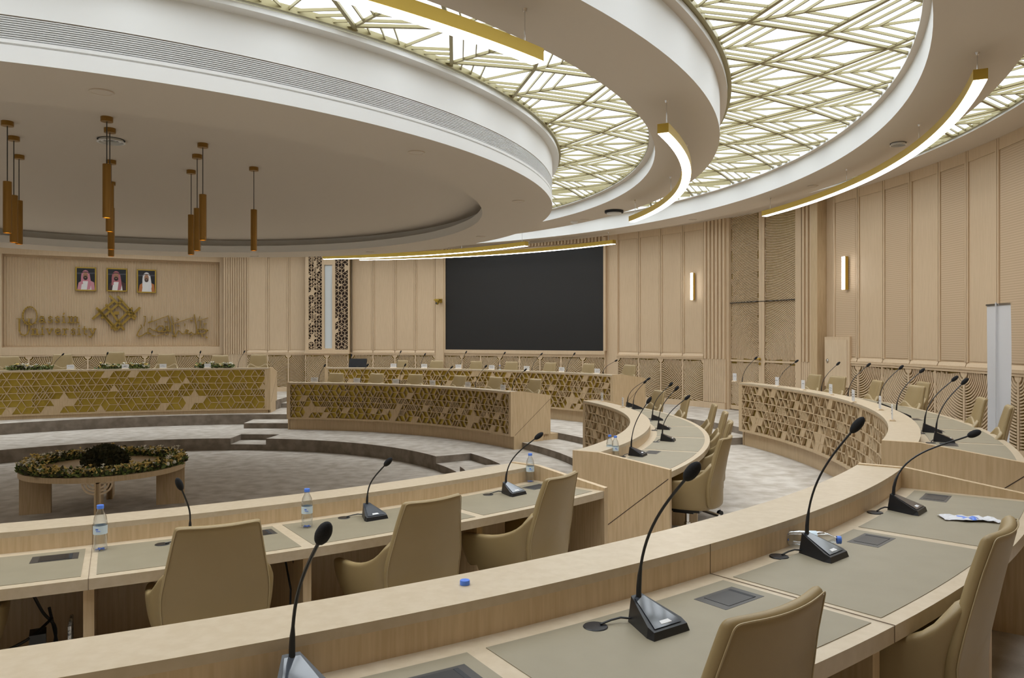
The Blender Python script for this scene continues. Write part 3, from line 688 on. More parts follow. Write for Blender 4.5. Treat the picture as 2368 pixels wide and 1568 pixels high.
desk('nl', ANL, L1, T1, F1, F2, [-77, -70, -62.7, -55.5, -47.6], 'long curved oak desk at lower left with three water bottles', seed=9, seam=[2])
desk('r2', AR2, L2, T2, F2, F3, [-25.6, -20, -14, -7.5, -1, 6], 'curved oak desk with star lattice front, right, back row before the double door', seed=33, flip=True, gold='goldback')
desk('n2', AN2, L2, T2, F2, F3, [-75, -69.1, -63.2, -57.2, -51.3, -45.4], 'nearest curved oak desk running along the bottom of the picture', seed=12, seam=[4])
desk('hd', AHD, L2 + .02, T2, F2, F3, even(92, 146, 7), 'wide head desk with gilded star lattice front before the niche wall', Fg=F2 + .042, seed=15, flip=True, tall=True)
# ================================================================ CHAIR
def bake(o):
    dg = bpy.context.evaluated_depsgraph_get(); me = bpy.data.meshes.new_from_object(o.evaluated_get(dg)); nm = o.name
    o.modifiers.clear(); o.data = me; return o
def grid(b, P_, nu, nv):
    vs = [P_(i / (nu - 1), j / (nv - 1)) for j in range(nv) for i in range(nu)]
    b.add(vs, [(j * nu + i, j * nu + i + 1, (j + 1) * nu + i + 1, (j + 1) * nu + i) for j in range(nv - 1) for i in range(nu - 1)])
def lerp_tab(t, tab):
    for (a, x), (b_, y) in zip(tab, tab[1:]):
        if t <= b_: return x + (y - x) * (t - a) / (b_ - a)
    return tab[-1][1]
def make_chair():
    t = empty('office_chair', 'proto', 'chair')
    # tapered back: faces +Y
    half = [(0, .40), (.15, .40), (.205, .42), (.232, .50), (.245, .62), (.244, .69), (.228, .78), (.200, .93), (.190, .985), (.184, 1.012), (.155, 1.015), (.08, 1.012), (0, 1.011)]
    loop = half[:-1] + [(-x, z) for x, z in half[:0:-1]]
    for _ in range(2):
        nl = []
        for (xa, za), (xb, zb) in zip(loop, loop[1:] + loop[:1]): nl += [(xa * .75 + xb * .25, za * .75 + zb * .25), (xa * .25 + xb * .75, za * .25 + zb * .75)]
        loop = nl
    def fy(x, z):
        v = max(0, (z - .60) / .41); return -.245 - .085 * v ** 1.1 - .032 * (1 - min(1, abs(x) / .2) ** 2)
    lay = [(.02, -.0), (.25, -.001), (.5, -.002), (.75, -.002), (.90, -.002), (.955, -.0045), (.985, -.012), (1, -.0235)]
    rings = [(k_, .0235 + e_) for k_, e_ in lay] + [(k_, -.0235 - e_) for k_, e_ in lay[-2::-1]]
    b = MB(); n_ = len(loop); zc_ = .70; vs = []
    for k_, yo in rings:
        for x, z in loop: X, Z = x * k_, zc_ + (z - zc_) * k_; vs.append((X, fy(X, Z) + yo, Z))
    b.add(vs, [(r_ * n_ + i, r_ * n_ + (i + 1) % n_, (r_ + 1) * n_ + (i + 1) % n_, (r_ + 1) * n_ + i) for r_ in range(len(rings) - 1) for i in range(n_)] + [tuple(range(n_ - 1, -1, -1)), tuple((len(rings) - 1) * n_ + i for i in range(n_))])
    o = b.build('back_shell', 'leather', t); o.data.polygons.foreach_set('use_smooth', [True] * len(o.data.polygons))
    b = MB(); sp = [(x * .972, fy(x * .972, z) - .0185, .7 + (z - .7) * .972) for x, z in loop if z > .5]
    k0 = max(range(len(sp)), key=lambda i: math.dist(sp[i], sp[(i + 1) % len(sp)])); sp = sp[k0 + 1:] + sp[:k0 + 1]
    b.tube(sp, .0022, 6); b.build('seam_piping', 'leathseam', t, True)
    # low bucket with the arms
    pl = [(-.245, .255, .622, -.245), (-.262, .16, .632, -.262), (-.272, .05, .640, -.272), (-.272, -.05, .650, -.270), (-.268, -.125, .682, -.262), (-.258, -.185, .72, -.250), (-.238, -.232, .82, -.222), (-.15, -.252, .80, -.14), (0, -.262, .70, 0)]
    pl = pl + [(-a_, b_, c_, -d_) for a_, b_, c_, d_ in pl[-2::-1]]; NP = len(pl)
    def Pa(u, v):
        x, y, zt_, xt = pl[round(u * (NP - 1))]; z = .395 + (zt_ - .395) * v
        f_ = 1 - .22 * (1 - v) ** 2; y2 = y * (f_ if y > 0 else 1 - .10 * (1 - v) ** 2); lean = -.085 * max(0, (z - .6) / .41) ** 1.1 if y < -.1 else 0
        return ((x + (xt - x) * v ** 2) * f_, y2 + lean, z)
    b = MB(); grid(b, Pa, NP, 6); o = b.build('arm_bucket', 'leather', t, True)
    md = o.modifiers.new('b', 'SUBSURF'); md.levels = 1; md.render_levels = 1
    md = o.modifiers.new('s', 'SOLIDIFY'); md.thickness = .04; md.offset = 0
    md = o.modifiers.new('c', 'BEVEL'); md.width = .014; md.segments = 2; md.limit_method = 'ANGLE'; md.angle_limit = R(50)
    bake(o); o.data.polygons.foreach_set('use_smooth', [True] * len(o.data.polygons))
    # seam piping along the rim
    # seat cushion
    b = MB(); n = 10; 
    out = [(-.21, -.22), (.21, -.22), (.235, 0), (.235, .2), (.2, .255), (-.2, .255), (-.235, .2), (-.235, 0)]
    b.prism([(x * .9, y * .95, .395) for x, y in out], (0, 0, .03)); b.k = 0
    b.prism([(x, y, .42) for x, y in out], (0, 0, .075)); o = b.build('seat', 'leather', t)
    md = o.modifiers.new('b', 'BEVEL'); md.width = .025; md.segments = 3; bake(o); o.data.polygons.foreach_set('use_smooth', [True] * len(o.data.polygons))
    b = MB(); b.box((0, 0, .375), .30, .30, .035); b.box((0, .02, .345), .12, .18, .04); b.box((.17, .02, .355), .10, .02, .015); b.build('tilt_mechanism', 'black', t)
    b = MB(); b.tube([(0, 0, .34), (0, 0, .22)], .018, 12); b.k = 1; b.tube([(0, 0, .24), (0, 0, .09)], .028, 12); b.build('gas_lift', ['chrome', 'chrome'], t, True)
    b = MB()
    for k in range(5):
        a = R(72 * k + 18); d = Vector((math.cos(a), math.sin(a), 0)); b.beam(d * .02 + Vector((0, 0, .10)), d * .30 + Vector((0, 0, .075)), .035, .022, (0, 0, 1))
    b.lathe([(.001, .125), (.04, .12), (.045, .085), (.001, .08)], (0, 0, 0), 14); b.build('star_base', 'chrome', t)
    for k in range(5):
        a = R(72 * k + 18); d = Vector((math.cos(a), math.sin(a), 0)); sd = Vector((-d.y, d.x, 0)); b = MB()
        c = d * .30 + Vector((0, 0, .027)); 
        for s_ in (-.014, .014): b.tube([c + sd * (s_ - .007), c + sd * (s_ + .007)], .027, 14)
        b.tube([c, c + Vector((0, 0, .045))], .008, 8); b.build('caster', 'black', t, True)
    return t
chair0 = make_chair(); used = [False]
def chair(x, y, Fl, label, group, rot=0):
    """x,y plan position of the top of the back"""
    r, a = polar(x, y); r -= .155; px_, py_ = r * math.cos(R(a)), r * math.sin(R(a))
    o = chair0 if not used[0] else copy_tree(chair0); used[0] = True
    o.location = at(px_, py_, Fl); o.rotation_euler = (0, 0, R(a + 90 + rot)); tag(o, label, 'chair', group); return o
C = 'tan leather office chair'
for i, px in enumerate([775, 867, 960, 1059, 1144, 1234]):
    x, y = cyl(px, 4.37); chair(x, y, F2, f'{C} behind the centre front desk, {ORD[i]} from the left', 'chairs of the centre front desk', random.uniform(-8, 8))
for i, px in enumerate([925, 1009, 1097, 1181, 1268, 1357, 1453]):
    x, y = cyl(px, 5.82); chair(x, y, F3, f'{C} behind the back row desk under the screen, {ORD[i]} from the left', 'chairs of the back row desk', random.uniform(-8, 8))
for i, (px, py) in enumerate([(22, 823), (145, 818), (267, 813), (385, 818), (508, 821), (597, 819)]):
    x, y = cyl2(px, AHD.c, AHD.R + .70); o = chair(x, y, F3, f'high backed tan chair behind the head desk, {ORD[i]} from the left', 'chairs of the head desk'); o.scale = (1.08, 1.05, (hat(py, y) - F3) * U / 1.02 )
for i, (px, py, hgt) in enumerate([(1500, 908, .53), (1557, 921, .53), (1615, 940, .53), (1635, 958, .53), (1640, 980, .53), (1625, 1010, .54)]):
    x, y = P(px, py, F2 + hgt); r, a = polar(x, y); chair(x * (r + .08) / r, y * (r + .08) / r, F2, f'{C} along the strongly curved desk, {ORD[i]} from its far end', 'chairs of the curved middle right desk', random.uniform(-6, 6))
for i, (px, py) in enumerate([(1823, 872), (1898, 877), (2006, 886), (2080, 899), (2178, 890), (2238, 928), (2311, 948)]):
    x, y = P(px, py, F3 + .525); r, a = polar(x, y); rr = max(r, 5.95) if px != 2178 else 6.2; chair(rr * math.cos(R(a)), rr * math.sin(R(a)), F3, f'{C} behind the right back row desk, {ORD[i]} from the left', 'chairs of the right back row desk', random.uniform(-8, 8))
for (px, py, lb, rot) in [(510, 1205, 'big tan leather chair facing the lower left desk, left of the other two', -3), (980, 1150, 'tan leather chair at the lower left desk, between two bottles and a microphone', 4), (1268, 1100, 'tan leather chair at the lower left desk, nearest its right end', 12)]:
    x, y = P(px, py, F2 + .545); chair(x, y, F2, lb, 'chairs of the lower left desk', rot)
x, y = P(-215, 1262, F2 + .545); chair(x, y, F2, 'shadowed tan chair under the lower left desk, cut by the left picture edge', 'chairs of the lower left desk', 0)
for (px, py, lb, rot) in [(1738, 1385, 'tan leather chair back at the bottom right, in front of the nearest desk', 4), (2262, 1215, 'large tan leather chair at the right, seen from its side at the nearest desk', 8)]:
    x, y = P(px, py, F3 + .545); chair(x, y, F3, lb, 'chairs of the nearest desk', rot)
chair(5.02, -3.72, F3, 'tan leather chair mostly cut by the right picture edge', 'chairs of the nearest desk', 0)
# ================================================================ MICROPHONES
def mic(bx, by, T_, hx_, hy_, hz_, label, face=None, sc_=1.0):
    """bx,by plan of the base centre; head given in plan units and height"""
    r, a = polar(bx, by); o = at(bx, by, T_ + .0012); t = empty('desk_microphone', label, 'microphone', o, R(a + 90 if face is None else face), group='gooseneck microphones')
    # local: +Y towards the room centre (ledge), -Y towards the speaker... built facing +Y = rear apex
    b = MB(); w0, w1, l0, l1 = .075, .024, -.085, .075
    bot = [(-w0, l0, 0), (w0, l0, 0), (w0, l0 + .03, 0), (w1, l1, 0), (-w1, l1, 0), (-w0, l0 + .03, 0)]
    top = [(-w0 + .006, l0 + .006, .022), (w0 - .006, l0 + .006, .022), (w0 - .004, l0 + .03, .032), (w1 - .002, l1 - .012, .082), (-w1 + .002, l1 - .012, .082), (-w0 + .004, l0 + .03, .032)]
    b.add(bot + top, [(5, 4, 3, 2, 1, 0), (6, 7, 8, 9, 10, 11)] + [(i, (i + 1) % 6, 6 + (i + 1) % 6, 6 + i) for i in range(6)]); b.build('base', 'black', t)
    b = MB(); b.add([(-.058, l0 + .014, .0285), (.058, l0 + .014, .0285), (.02, l1 - .025, .0785), (-.02, l1 - .025, .0785)], [(0, 1, 2, 3)]); b.build('touch_panel', 'gloss', t)
    b = MB(); b.hexa([(-.022, l0 + .022, .030), (.022, l0 + .022, .030), (.016, l0 + .042, .0365), (-.016, l0 + .042, .0365), (-.022, l0 + .022, .033), (.022, l0 + .022, .033), (.016, l0 + .042, .0395), (-.016, l0 + .042, .0395)]); b.build('talk_button', 'paper', t)
    inv = t.matrix_basis.inverted(); H = inv @ at(hx_, hy_, hz_); S = Vector((0, l1 - .022, .075)); Ln = (H - S).length; dr = (H - S).normalized()
    hd = (dr + Vector((dr.x, dr.y, 0)) * .9); hd.normalize()
    c1 = S + Vector((0, 0, .42 * Ln)); c2 = H - hd * .16; pts = []
    for i in range(17):
        u = i / 16; pts.append(S * (1 - u) ** 3 + c1 * 3 * u * (1 - u) ** 2 + c2 * 3 * u * u * (1 - u) + H * u ** 3)
    b = MB(); b.tube(pts, [.0085, .008, .007] + [.0045] * 14, 8); b.build('gooseneck', 'black', t, True)
    tn = (pts[-1] - pts[-2]).normalized(); b = MB(); b.sphere(H + tn * .02, 1, .0185, 1, .040, 12, tn); b.build('windscreen', 'foam', t, True)
    return t
def mic_px(px, py, T_, hpx, hpy, label, dd=0, r=None, cable=True, face=None):
    if r is None: x, y = P(px, py, T_)
    else: x, y = cyl(px, r)
    Y = y + dd; hx_ = CX + (hpx - 1184) * (Y - CY) / F; t = mic(x, y, T_, hx_, Y, hat(hpy, Y), label, face)
    if cable:
        b = MB(); q = Vector((-.02, .06, .012)); b.tube([q, q + Vector((-.03, .02, .004)), q + Vector((-.06, .03, .0)), q + Vector((-.10, .035, -.006))], .0035, 6)
        b.lathe([(.001, .002), (.036, .002), (.038, 0)], (-.135, .10, .001), 20); b.build('cable', 'black', t, True)
    return t
W = 'black microphone'
mic_px(688, 1612, T2, 742, 1245, f'{W} at the bottom left of the nearest desk, its base cut off', -.05)
mic_px(1506, 1452, T2, 1592, 1100, f'{W} with a lit panel in the middle of the nearest desk', -.08)
mic_px(1895, 1286, T2, 1975, 992, f'{W} with a crushed bottle lying behind it', -.02)
mic_px(2092, 1183, T2, 2245, 1006, f'{W} bent far to the right at the right end of the nearest desk', .05)
mic_px(858, 1198, T1, 893, 1073, f'{W} on the lower left desk between a bottle and a chair', -.02)
mic_px(1182, 1143, T1, 1241, 1012, f'{W} near the right end of the lower left desk beside a bottle')
mic_px(443, 1262, T1, 418, 1127, f'{W} half hidden behind the big chair at the lower left')
for i, (b0, b1, h0, h1) in enumerate([(1458, 941, 1497, 878), (1472, 946, 1490, 885), (1518, 972, 1549, 891), (1533, 993, 1562, 901), (1543, 1020, 1586, 922), (1472, 1054, 1498, 930)]):
    mic_px(b0, b1, T1, h0, h1, f'{W} on the strongly curved middle right desk, {ORD[i]} from its far end', 0)
for i, (b0, h0, h1) in enumerate([(1722, 1746, 830), (1806, 1840, 837), (1907, 1936, 843), (1970, 2006, 846), (2043, 2081, 852)]):
    mic_px(b0, 0, T2, h0, h1, f'{W} behind the name cards of the right back desk, {ORD[i]} from left', 0, r=5.70)
for i, (b0, b1, h0, h1) in enumerate([(2085, 965, 2129, 860), (2153, 1000, 2204, 879), (2181, 1022, 2227, 886)]):
    mic_px(b0, b1, T2, h0, h1, f'{W} on the near end of the right back desk, {ORD[i]} from left', 0)
for i, (b0, h0, h1) in enumerate([(739, 750, 847), (836, 849, 846), (927, 936, 846), (1024, 1043, 851), (1103, 1122, 849), (1189, 1213, 857)]):
    mic_px(b0, 0, T1, h0, h1, f'{W} on the centre front desk, {ORD[i]} from the left', 0, r=3.94, cable=False)
for i, (b0, h0, h1) in enumerate([(815, 813, 823), (919, 926, 815), (975, 982, 821), (1067, 1077, 816), (1154, 1166, 818), (1233, 1251, 820), (1314, 1327, 820), (1398, 1423, 835)]):
    mic_px(b0, 0, T2, h0, h1, f'{W} on the desk under the screen, {ORD[i]} from the left', 0, r=5.40, cable=False)
for i, (b0, h0, h1) in enumerate([(120, 144, 821), (240, 248, 819), (345, 351, 816), (457, 463, 816), (551, 564, 815)]):
    x, y = cyl(b0, 4.80); r_, a_ = polar(x, y)
    mic_px(b0, 0, T2, h0, h1, f'{W} on the head desk, {ORD[i]} from the left', 0, r=4.95 if b0 < 200 else 4.85, cable=False)
# ================================================================ NAME CARDS
def card(px, py, h, label, w_=.155, hgt=.10, rot=0, r=None, foot=True, xy=None):
    x, y = xy or (P(px, py, h) if r is None else cyl(px, r)); rr, a = polar(x, y); t = empty('name_card', label, 'name card', at(x, y, h + .0005), R(a - 90 + rot), group='white name cards on the desk ledges')
    b = MB(); b.box((0, 0, hgt / 2 + .012), w_, .006, hgt); b.build('card', 'paper', t)
    b = MB()
    rnd = random.Random(px)
    for k, zl in enumerate((.62, .40)):
        n = 9; x0 = -.28 * w_ + rnd.uniform(-.01, .01); 
        for j in range(n):
            xx = x0 + .56 * w_ * j / (n - 1); b.box((xx, -.0036, .012 + hgt * zl + rnd.uniform(-.0025, .0025)), .56 * w_ / n * .9, .0012, rnd.choice((.003, .004, .007)))
        if h > -.5 and k == 0 and rnd.random() < .4: break
    b.build('printed_name', 'ink', t)
    if foot: b = MB(); b.prism([(-w_ * .55, -.03, 0), (-w_ * .55, .03, 0), (-w_ * .55, .018, .012), (-w_ * .55, -.018, .012)], (w_ * 1.1, 0, 0)); b.build('wooden_foot', 'woodpale', t)
N = 'white name card'
for i, px in enumerate([163, 290, 377, 480]): card(px, 0, L2 + .02, f'{N} on the head desk, {ORD[i]} from the left', .155, .10, xy=cyl2(px, AHD.c, AHD.R + .03))
for i, px in enumerate([727, 825, 915, 1000, 1082, 1163]): card(px, 0, L1, f'{N} on the centre front desk, {ORD[i]} from the left', .165, .105, r=3.72)
for i, px in enumerate([910, 981, 1060, 1137, 1218, 1299, 1381]): card(px, 0, L2, f'{N} on the back row desk under the screen, {ORD[i]} from the left', .17, .10, r=5.18)
for i, (px, py) in enumerate([(1699, 883), (1797, 891), (1857, 901), (1921, 914), (1973, 930), (2035, 948), (2063, 973)]): card(px, py, L2, f'{N} on the right back row desk, {ORD[i]} from the left', .115, .135, r=5.49 if px < 1960 else None)
card(1392, 929, L1, f'{N} at the far tip of the strongly curved desk', .11, .13); card(1440, 942, L1, f'{N} seen nearly edge on, on the strongly curved desk', .11, .13)
# ================================================================ BOTTLES
def bottle(px, py, h, label, rot=0, loc=None, lying=False, hgt=.21, cat='bottle'):
    c = at(*P(px, py, h), h + .0015) if loc is None else loc; t = empty('water_bottle', label, cat, c, rot, group='small water bottles')
    k = hgt / .21
    b = MB(); b.lathe([(.001, .006), (.02, .003), (.0275, .002), (.031, .012), (.0285, .03), (.031, .05), (.030, .075), (.030, .115), (.031, .13), (.0285, .145), (.026, .16), (.014, .185), (.0125, .192), (.0125, .20)], (0, 0, 0), 24); b.build('bottle_body', 'clear', t, True)
    b = MB(); b.lathe([(.0305, .078), (.0308, .118)], (0, 0, 0), 24); b.k = 1; b.box((.0, -.0305, .103), .012, .001, .006); b.box((.006, -.0305, .094), .02, .001, .003); b.build('label_band', ['label', 'cap'], t, True)
    b = MB(); b.lathe([(.001, .213), (.0145, .213), (.0155, .211), (.0155, .196), (.0135, .196)], (0, 0, 0), 20); b.build('cap', 'cap', t, True)
    b = MB(); 
    for q in range(5): b.beam((0, 0, .006), (.022 * math.cos(q * 1.257), .022 * math.sin(q * 1.257), .006), .004, .003, (0, 0, 1))
    b.build('base_star', 'cap', t)
    t.scale = (k, k, k); return t
bottle(232, 1273, T1, 'small water bottle with blue cap at the left, beside the desk joint', hgt=.235)
bottle(710, 1220, T1, 'small water bottle with blue cap between the big chair and a microphone', hgt=.225)
bottle(1226, 1115, T1, 'small water bottle with blue cap in the far corner of the lower left desk', hgt=.22)
bottle(1410, 1060, T1, 'empty water bottle with blue cap on the strongly curved desk, left one of the pair', hgt=.215)
bottle(1423, 1063, T1, 'water bottle with bright blue label on the strongly curved desk, right one of the pair', hgt=.215)
x, y = cyl(1156, 5.30); bottle(0, 0, 0, 'water bottle just showing its cap on the back row desk under the screen', loc=at(x, y, T2 + .0015), hgt=.215)
x, y = P(1818, 1262, T2); t = bottle(0, 0, 0, 'crushed empty water bottle lying behind a microphone on the nearest desk', loc=at(x, y, T2) + Vector((0, 0, .036))); t.rotation_euler = (0, R(90), R(-12)); t.scale = (1.05, 1.05, 1.02)
x, y = P(1075, 1352, L2); b = MB(); b.lathe([(.001, .014), (.0145, .014), (.0155, .012), (.0155, 0), (.001, 0)], (0, 0, 0), 24); o = b.build('bottle_cap', 'cap', None, True); o.location = at(x, y, L2 + .0003); tag(o, 'loose blue bottle cap lying on the nearest desk ledge', 'bottle cap')
# crumpled plastic sleeve
b = MB(); n, m_ = 14, 6; rnd = random.Random(3); vs = []
for j in range(m_):
    for i in range(n):
        vs.append((-.12 + .24 * i / (n - 1) + rnd.uniform(-.004, .004), (-.055 + .11 * j / (m_ - 1)) + .008 * math.sin(i * .9) + rnd.uniform(-.003, .003), .004 + rnd.uniform(0, .010)))
fsx = [(j * n + i, j * n + i + 1, (j + 1) * n + i + 1, (j + 1) * n + i) for j in range(m_ - 1) for i in range(n - 1)]
b.add(vs, fsx); b.k = 1
b.m = [1 if (4 <= i <= 8 and 1 <= j <= 3 and (i + j) % 3) else 0 for j in range(m_ - 1) for i in range(n - 1)]
x, y = P(2240, 1203, T2); o = b.build('plastic_wrapper', ['banner', 'cap'], None, False); o.location = at(x, y, T2 + .001); o.rotation_euler = (0, 0, R(-12)); tag(o, 'crumpled clear plastic wrapper with blue print on the nearest desk', 'wrapper')
# ================================================================ MONITOR, CAMERA, SCONCES, CABINET, BANNER
x, y = cyl(826, 5.42); r_, a_ = polar(x, y); t = empty('computer_monitor', 'black flat monitor at the left end of the back row desk', 'monitor', at(x, y, T2), R(a_ - 90))
zt2 = zz(hat(829, y)) - zz(T2); b = MB(); b.box((0, 0, zt2 / 2 + .03), .50, .03, zt2 - .06); o = b.build('display', 'black', t); o.rotation_euler = (R(-14), 0, 0)
b = MB(); b.box((0, 0, .006), .22, .16, .012); b.box((0, .02, .07), .06, .03, .14); b.build('stand', 'darkmetal', t)
x, y = cyl(1011, 6.60); c = at(x, y, hat(697, y)); r_, a_ = polar(x, y); t = empty('security_camera', 'small gold dome camera on a bracket left of the screen', 'camera', c, R(a_ - 90))
b = MB(); b.box((0, .10, .06), .10, .34, .022); b.box((0, .25, .03), .10, .03, .12); b.box((0, 0, .04), .17, .13, .03); b.build('bracket', 'gold', t)
b = MB(); b.lathe([(.001, -.10), (.03, -.095), (.05, -.06), (.055, -.02), (.06, .025), (.001, .03)], (0, 0, 0), 20); b.build('housing', 'gold', t, True)
b = MB(); b.lathe([(.001, .02), (.026, .018), (.03, 0)], (0, -.055, -.055), 16, (0, -1, -.35)); b.build('lens', 'gloss', t, True)
for (px, y0, y1, lb, rr) in ((1600, 631, 694, 'slim lit wall sconce left of the double door', 6.72), (1951, 593, 670, 'slim lit wall sconce right of the double door, above the cabinet', 6.70)):
    x, y = cyl(px, rr); r_, a_ = polar(x, y); h0, h1 = hat(y1, y), hat(y0, y); t = empty('wall_sconce', lb, 'wall lamp', at(x, y, h0), R(a_ - 90), group='slim wall sconces'); H_ = (h1 - h0) * U
    b = MB(); b.box((0, .04, H_ / 2), .062, .07, H_); b.build('housing', 'gold', t)
    b = MB(); b.box((0, -.008, H_ / 2), .056, .028, H_ - .01); b.build('diffuser', 'lamp', t)
x0, x1 = pt(1908, 6.735), pt(1966, 6.735); L, xd, nd = chord(x0, x1); fc = flatP(x0, xd, nd); zb1, zt1 = hat(892, x0[1]), hat(779, x0[1])
t = empty('hose_cabinet', 'flush oak wall cabinet with a round steel lock, right of the double door', 'cabinet', at(x0[0], x0[1], zb1)); inv = Matrix.Translation(-t.location)
b = MB(); fbox(b, fc, 0, L, zb1, zt1, -.06, .006); o = b.build('frame', 'woodwall', t); o.matrix_parent_inverse = inv
b = MB(); fbox(b, fc, .02, L - .035, zb1 + .03, zt1 - .03, .006, .011); o = b.build('door', 'woodpale', t); o.matrix_parent_inverse = inv
b = MB(); c = fc(.05, hat(834, x0[1]), .011); b.lathe([(.001, .012), (.02, .012), (.026, .006), (.042, .004), (.042, 0)], c, 20, Vector((nd[0], nd[1], 0))); o = b.build('lock', 'chrome', t, True); o.matrix_parent_inverse = inv
# roll-up banner seen from behind
x, y = cyl(2309, 6.42); r_, a_ = polar(x, y); zb3 = F3; t = empty('rollup_banner', 'white roll-up banner seen from behind, its pole showing, against the right wall', 'banner', at(x, y, zb3), R(a_ - 90 + 6))
H_ = (hat(703, y) - F3) * U; wd = 90 * (y - CY) / F * U * 1.02; b = MB(); n = 12; vs = []
for j in range(9):
    for i in range(n + 1):
        u = i / n; z = .09 + (H_ - .10) * j / 8; ww = wd * (1 + .05 * math.sin(3.1 * (1 - j / 8))); vs.append((-ww / 2 + ww * u, .03 * math.sin(u * 5 + j * .3) * (1 - j / 8) + .0, z))
b.add(vs, [(j * (n + 1) + i, j * (n + 1) + i + 1, (j + 1) * (n + 1) + i + 1, (j + 1) * (n + 1) + i) for j in range(8) for i in range(n)]); b.build('cloth', 'banner', t, True)
b = MB(); b.box((0, 0, H_ - .004), wd * 1.03, .02, .02); b.build('top_bar', 'chrome', t)
b = MB(); b.tube([(.02, -.05, .05), (.0, -.035, H_ * .5), (-.02, -.02, H_ + .02)], .009, 8); b.build('pole', 'banner', t, True)
b = MB(); b.box((0, 0, .045), wd * 1.04, .12, .09); b.build('base', 'chrome', t)
# ================================================================ PORTRAITS
def portrait(px0, py0, px1, py1, label, head, robe, vest, dark, beard):
    x0, z1 = hxz(px0, py0, NDp); x1, z0 = hxz(px1, py1, NDp); W_, H_ = (x1 - x0) * U, (z1 - z0) * U
    o = fh((x0 + x1) / 2, (z0 + z1) / 2, NDp + .035); t = empty('framed_portrait', label, 'picture', o, math.atan2(hx[1], hx[0]), group='framed portraits in the niche')
    b = MB(); fw = .032
    for (cx_, cz_, sx_, sz_) in ((0, H_ / 2 - fw / 2, W_, fw), (0, -H_ / 2 + fw / 2, W_, fw), (-W_ / 2 + fw / 2, 0, fw, H_), (W_ / 2 - fw / 2, 0, fw, H_)):
        b.box((cx_, 0, cz_), sx_, .04, sz_); b.box((cx_ * .965, -.02, cz_ * .965), sx_ * .95, .012, sz_ * .5 if sz_ < .1 else sz_ * .95) if False else None
    b.build('frame', 'gold', t)
    w2, h2 = W_ / 2 - fw, H_ / 2 - fw
    b = MB(); b.box((0, .0, 0), 2 * w2, .01, 2 * h2); b.k = 0
    def poly(pts, k, lay):
        b.k = k; b.add([(x * w2, -.006 - lay * .0008, z * h2) for x, z in pts], [tuple(range(len(pts)))])
    def ell(cx_, cz_, rx, rz, k, lay): poly([(cx_ + rx * math.cos(2 * math.pi * i / 24), cz_ + rz * math.sin(2 * math.pi * i / 24)) for i in range(24)], k, lay)
    poly([(-1, .45), (1, .5), (1, .62), (-1, .58)], 6, .3)
    poly([(-.95, -1), (-.8, -.35), (-.3, -.1), (.4, -.1), (.9, -.3), (.98, -1)], 4, 1)          # cloak
    poly([(-.55, -1), (-.42, -.3), (-.2, -.1), (.3, -.1), (.5, -.35), (.62, -1)], 2, 2)         # shirt front
    hx0 = head
    poly([(hx0 - .5, -.55), (hx0 - .48, .2), (hx0 - .42, .55), (hx0 - .2, .78), (hx0, .84), (hx0 + .22, .78), (hx0 + .45, .5), (hx0 + .55, 0), (hx0 + .62, -.5), (hx0 + .5, -.95), (hx0 + .15, -1), (hx0 + .28, -.2), (hx0 - .3, -.2), (hx0 - .25, -.45)], 1, 3)   # head cloth
    ell(hx0, .28, .27, .36, 3, 4); ell(hx0, .10, .24, .20, 5, 5); ell(hx0, .14, .10, .05, 3, 6); ell(hx0, .20, .13, .035, 5, 6.2)
    ell(hx0 - .1, .36, .05, .022, 5, 6); ell(hx0 + .1, .36, .05, .022, 5, 6)
    poly([(hx0 - .40, .58), (hx0 - .2, .68), (hx0 + .2, .68), (hx0 + .40, .56), (hx0 + .38, .50), (hx0 + .2, .61), (hx0 - .2, .61), (hx0 - .38, .51)], 5, 6)     # cord
    ms = [mat('portrait_ground', (.012, .013, .018), .2), mat('head_cloth', robe, .6), mat('shirt', (.75, .74, .74), .6), mat('skin_tone', (.38, .2, .12), .6), mat('cloak', vest, .6), mat('dark_hair', beard, .6), mat('sheen', (.06, .06, .075), .2)]
    b.build('picture', ms, t)
portrait(175, 617.5, 223, 673.5, 'gold framed portrait of a bearded man in a red and white headscarf, left of three', -.05, (.55, .22, .28), (.55, .25, .3), 0, (.02, .012, .01))
portrait(247, 620, 294.5, 675, 'gold framed portrait of a man in a red headscarf turned aside, middle of three', -.1, (.42, .14, .17), (.05, .02, .02), 0, (.02, .012, .01))
portrait(316.5, 623, 361, 678, 'gold framed portrait of a man in a plain white headscarf, right of three', .0, (.72, .72, .74), (.45, .16, .05), 0, (.06, .04, .035))
# ================================================================ SIGN: emblem and lettering, brass, standing off the reeds
SD = NDp + .03
def ph(px, py): return hxz(px, py, SD)
def stroke(b, pts, w_=.012, depth=.028, taper=False):
    q = [ph(*p_) for p_ in pts]
    for i in range(len(q) - 1):
        (xa, za), (xb, zb) = q[i], q[i + 1]; dx, dz = xb - xa, zb - za; l = math.hypot(dx, dz)
        if l < 1e-6: continue
        ww = w_ * (1 - .6 * i / len(q)) if taper else w_; nx, nz = -dz / l * ww / 2, dx / l * ww / 2; ex, ez = dx / l * ww * .3, dz / l * ww * .3
        vs = [fh(x, z, d) for d in (SD, SD + depth) for x, z in ((xa + nx - ex, za + nz - ez), (xb + nx + ex, zb + nz + ez), (xb - nx + ex, zb - nz + ez), (xa - nx - ex, za - nz - ez))]
        b.hexa(vs)
def Zp(l, ox=0, oy=590, s=7.129): return [(ox + x / s, oy + y / s) for x, y in l]
t = empty('wall_emblem', 'polished brass emblem of interlaced diagonal bars on the niche wall', 'emblem', fh(*ph(268, 765), SD)); inv = Matrix.Translation(-t.location)
b = MB(); bw = .034
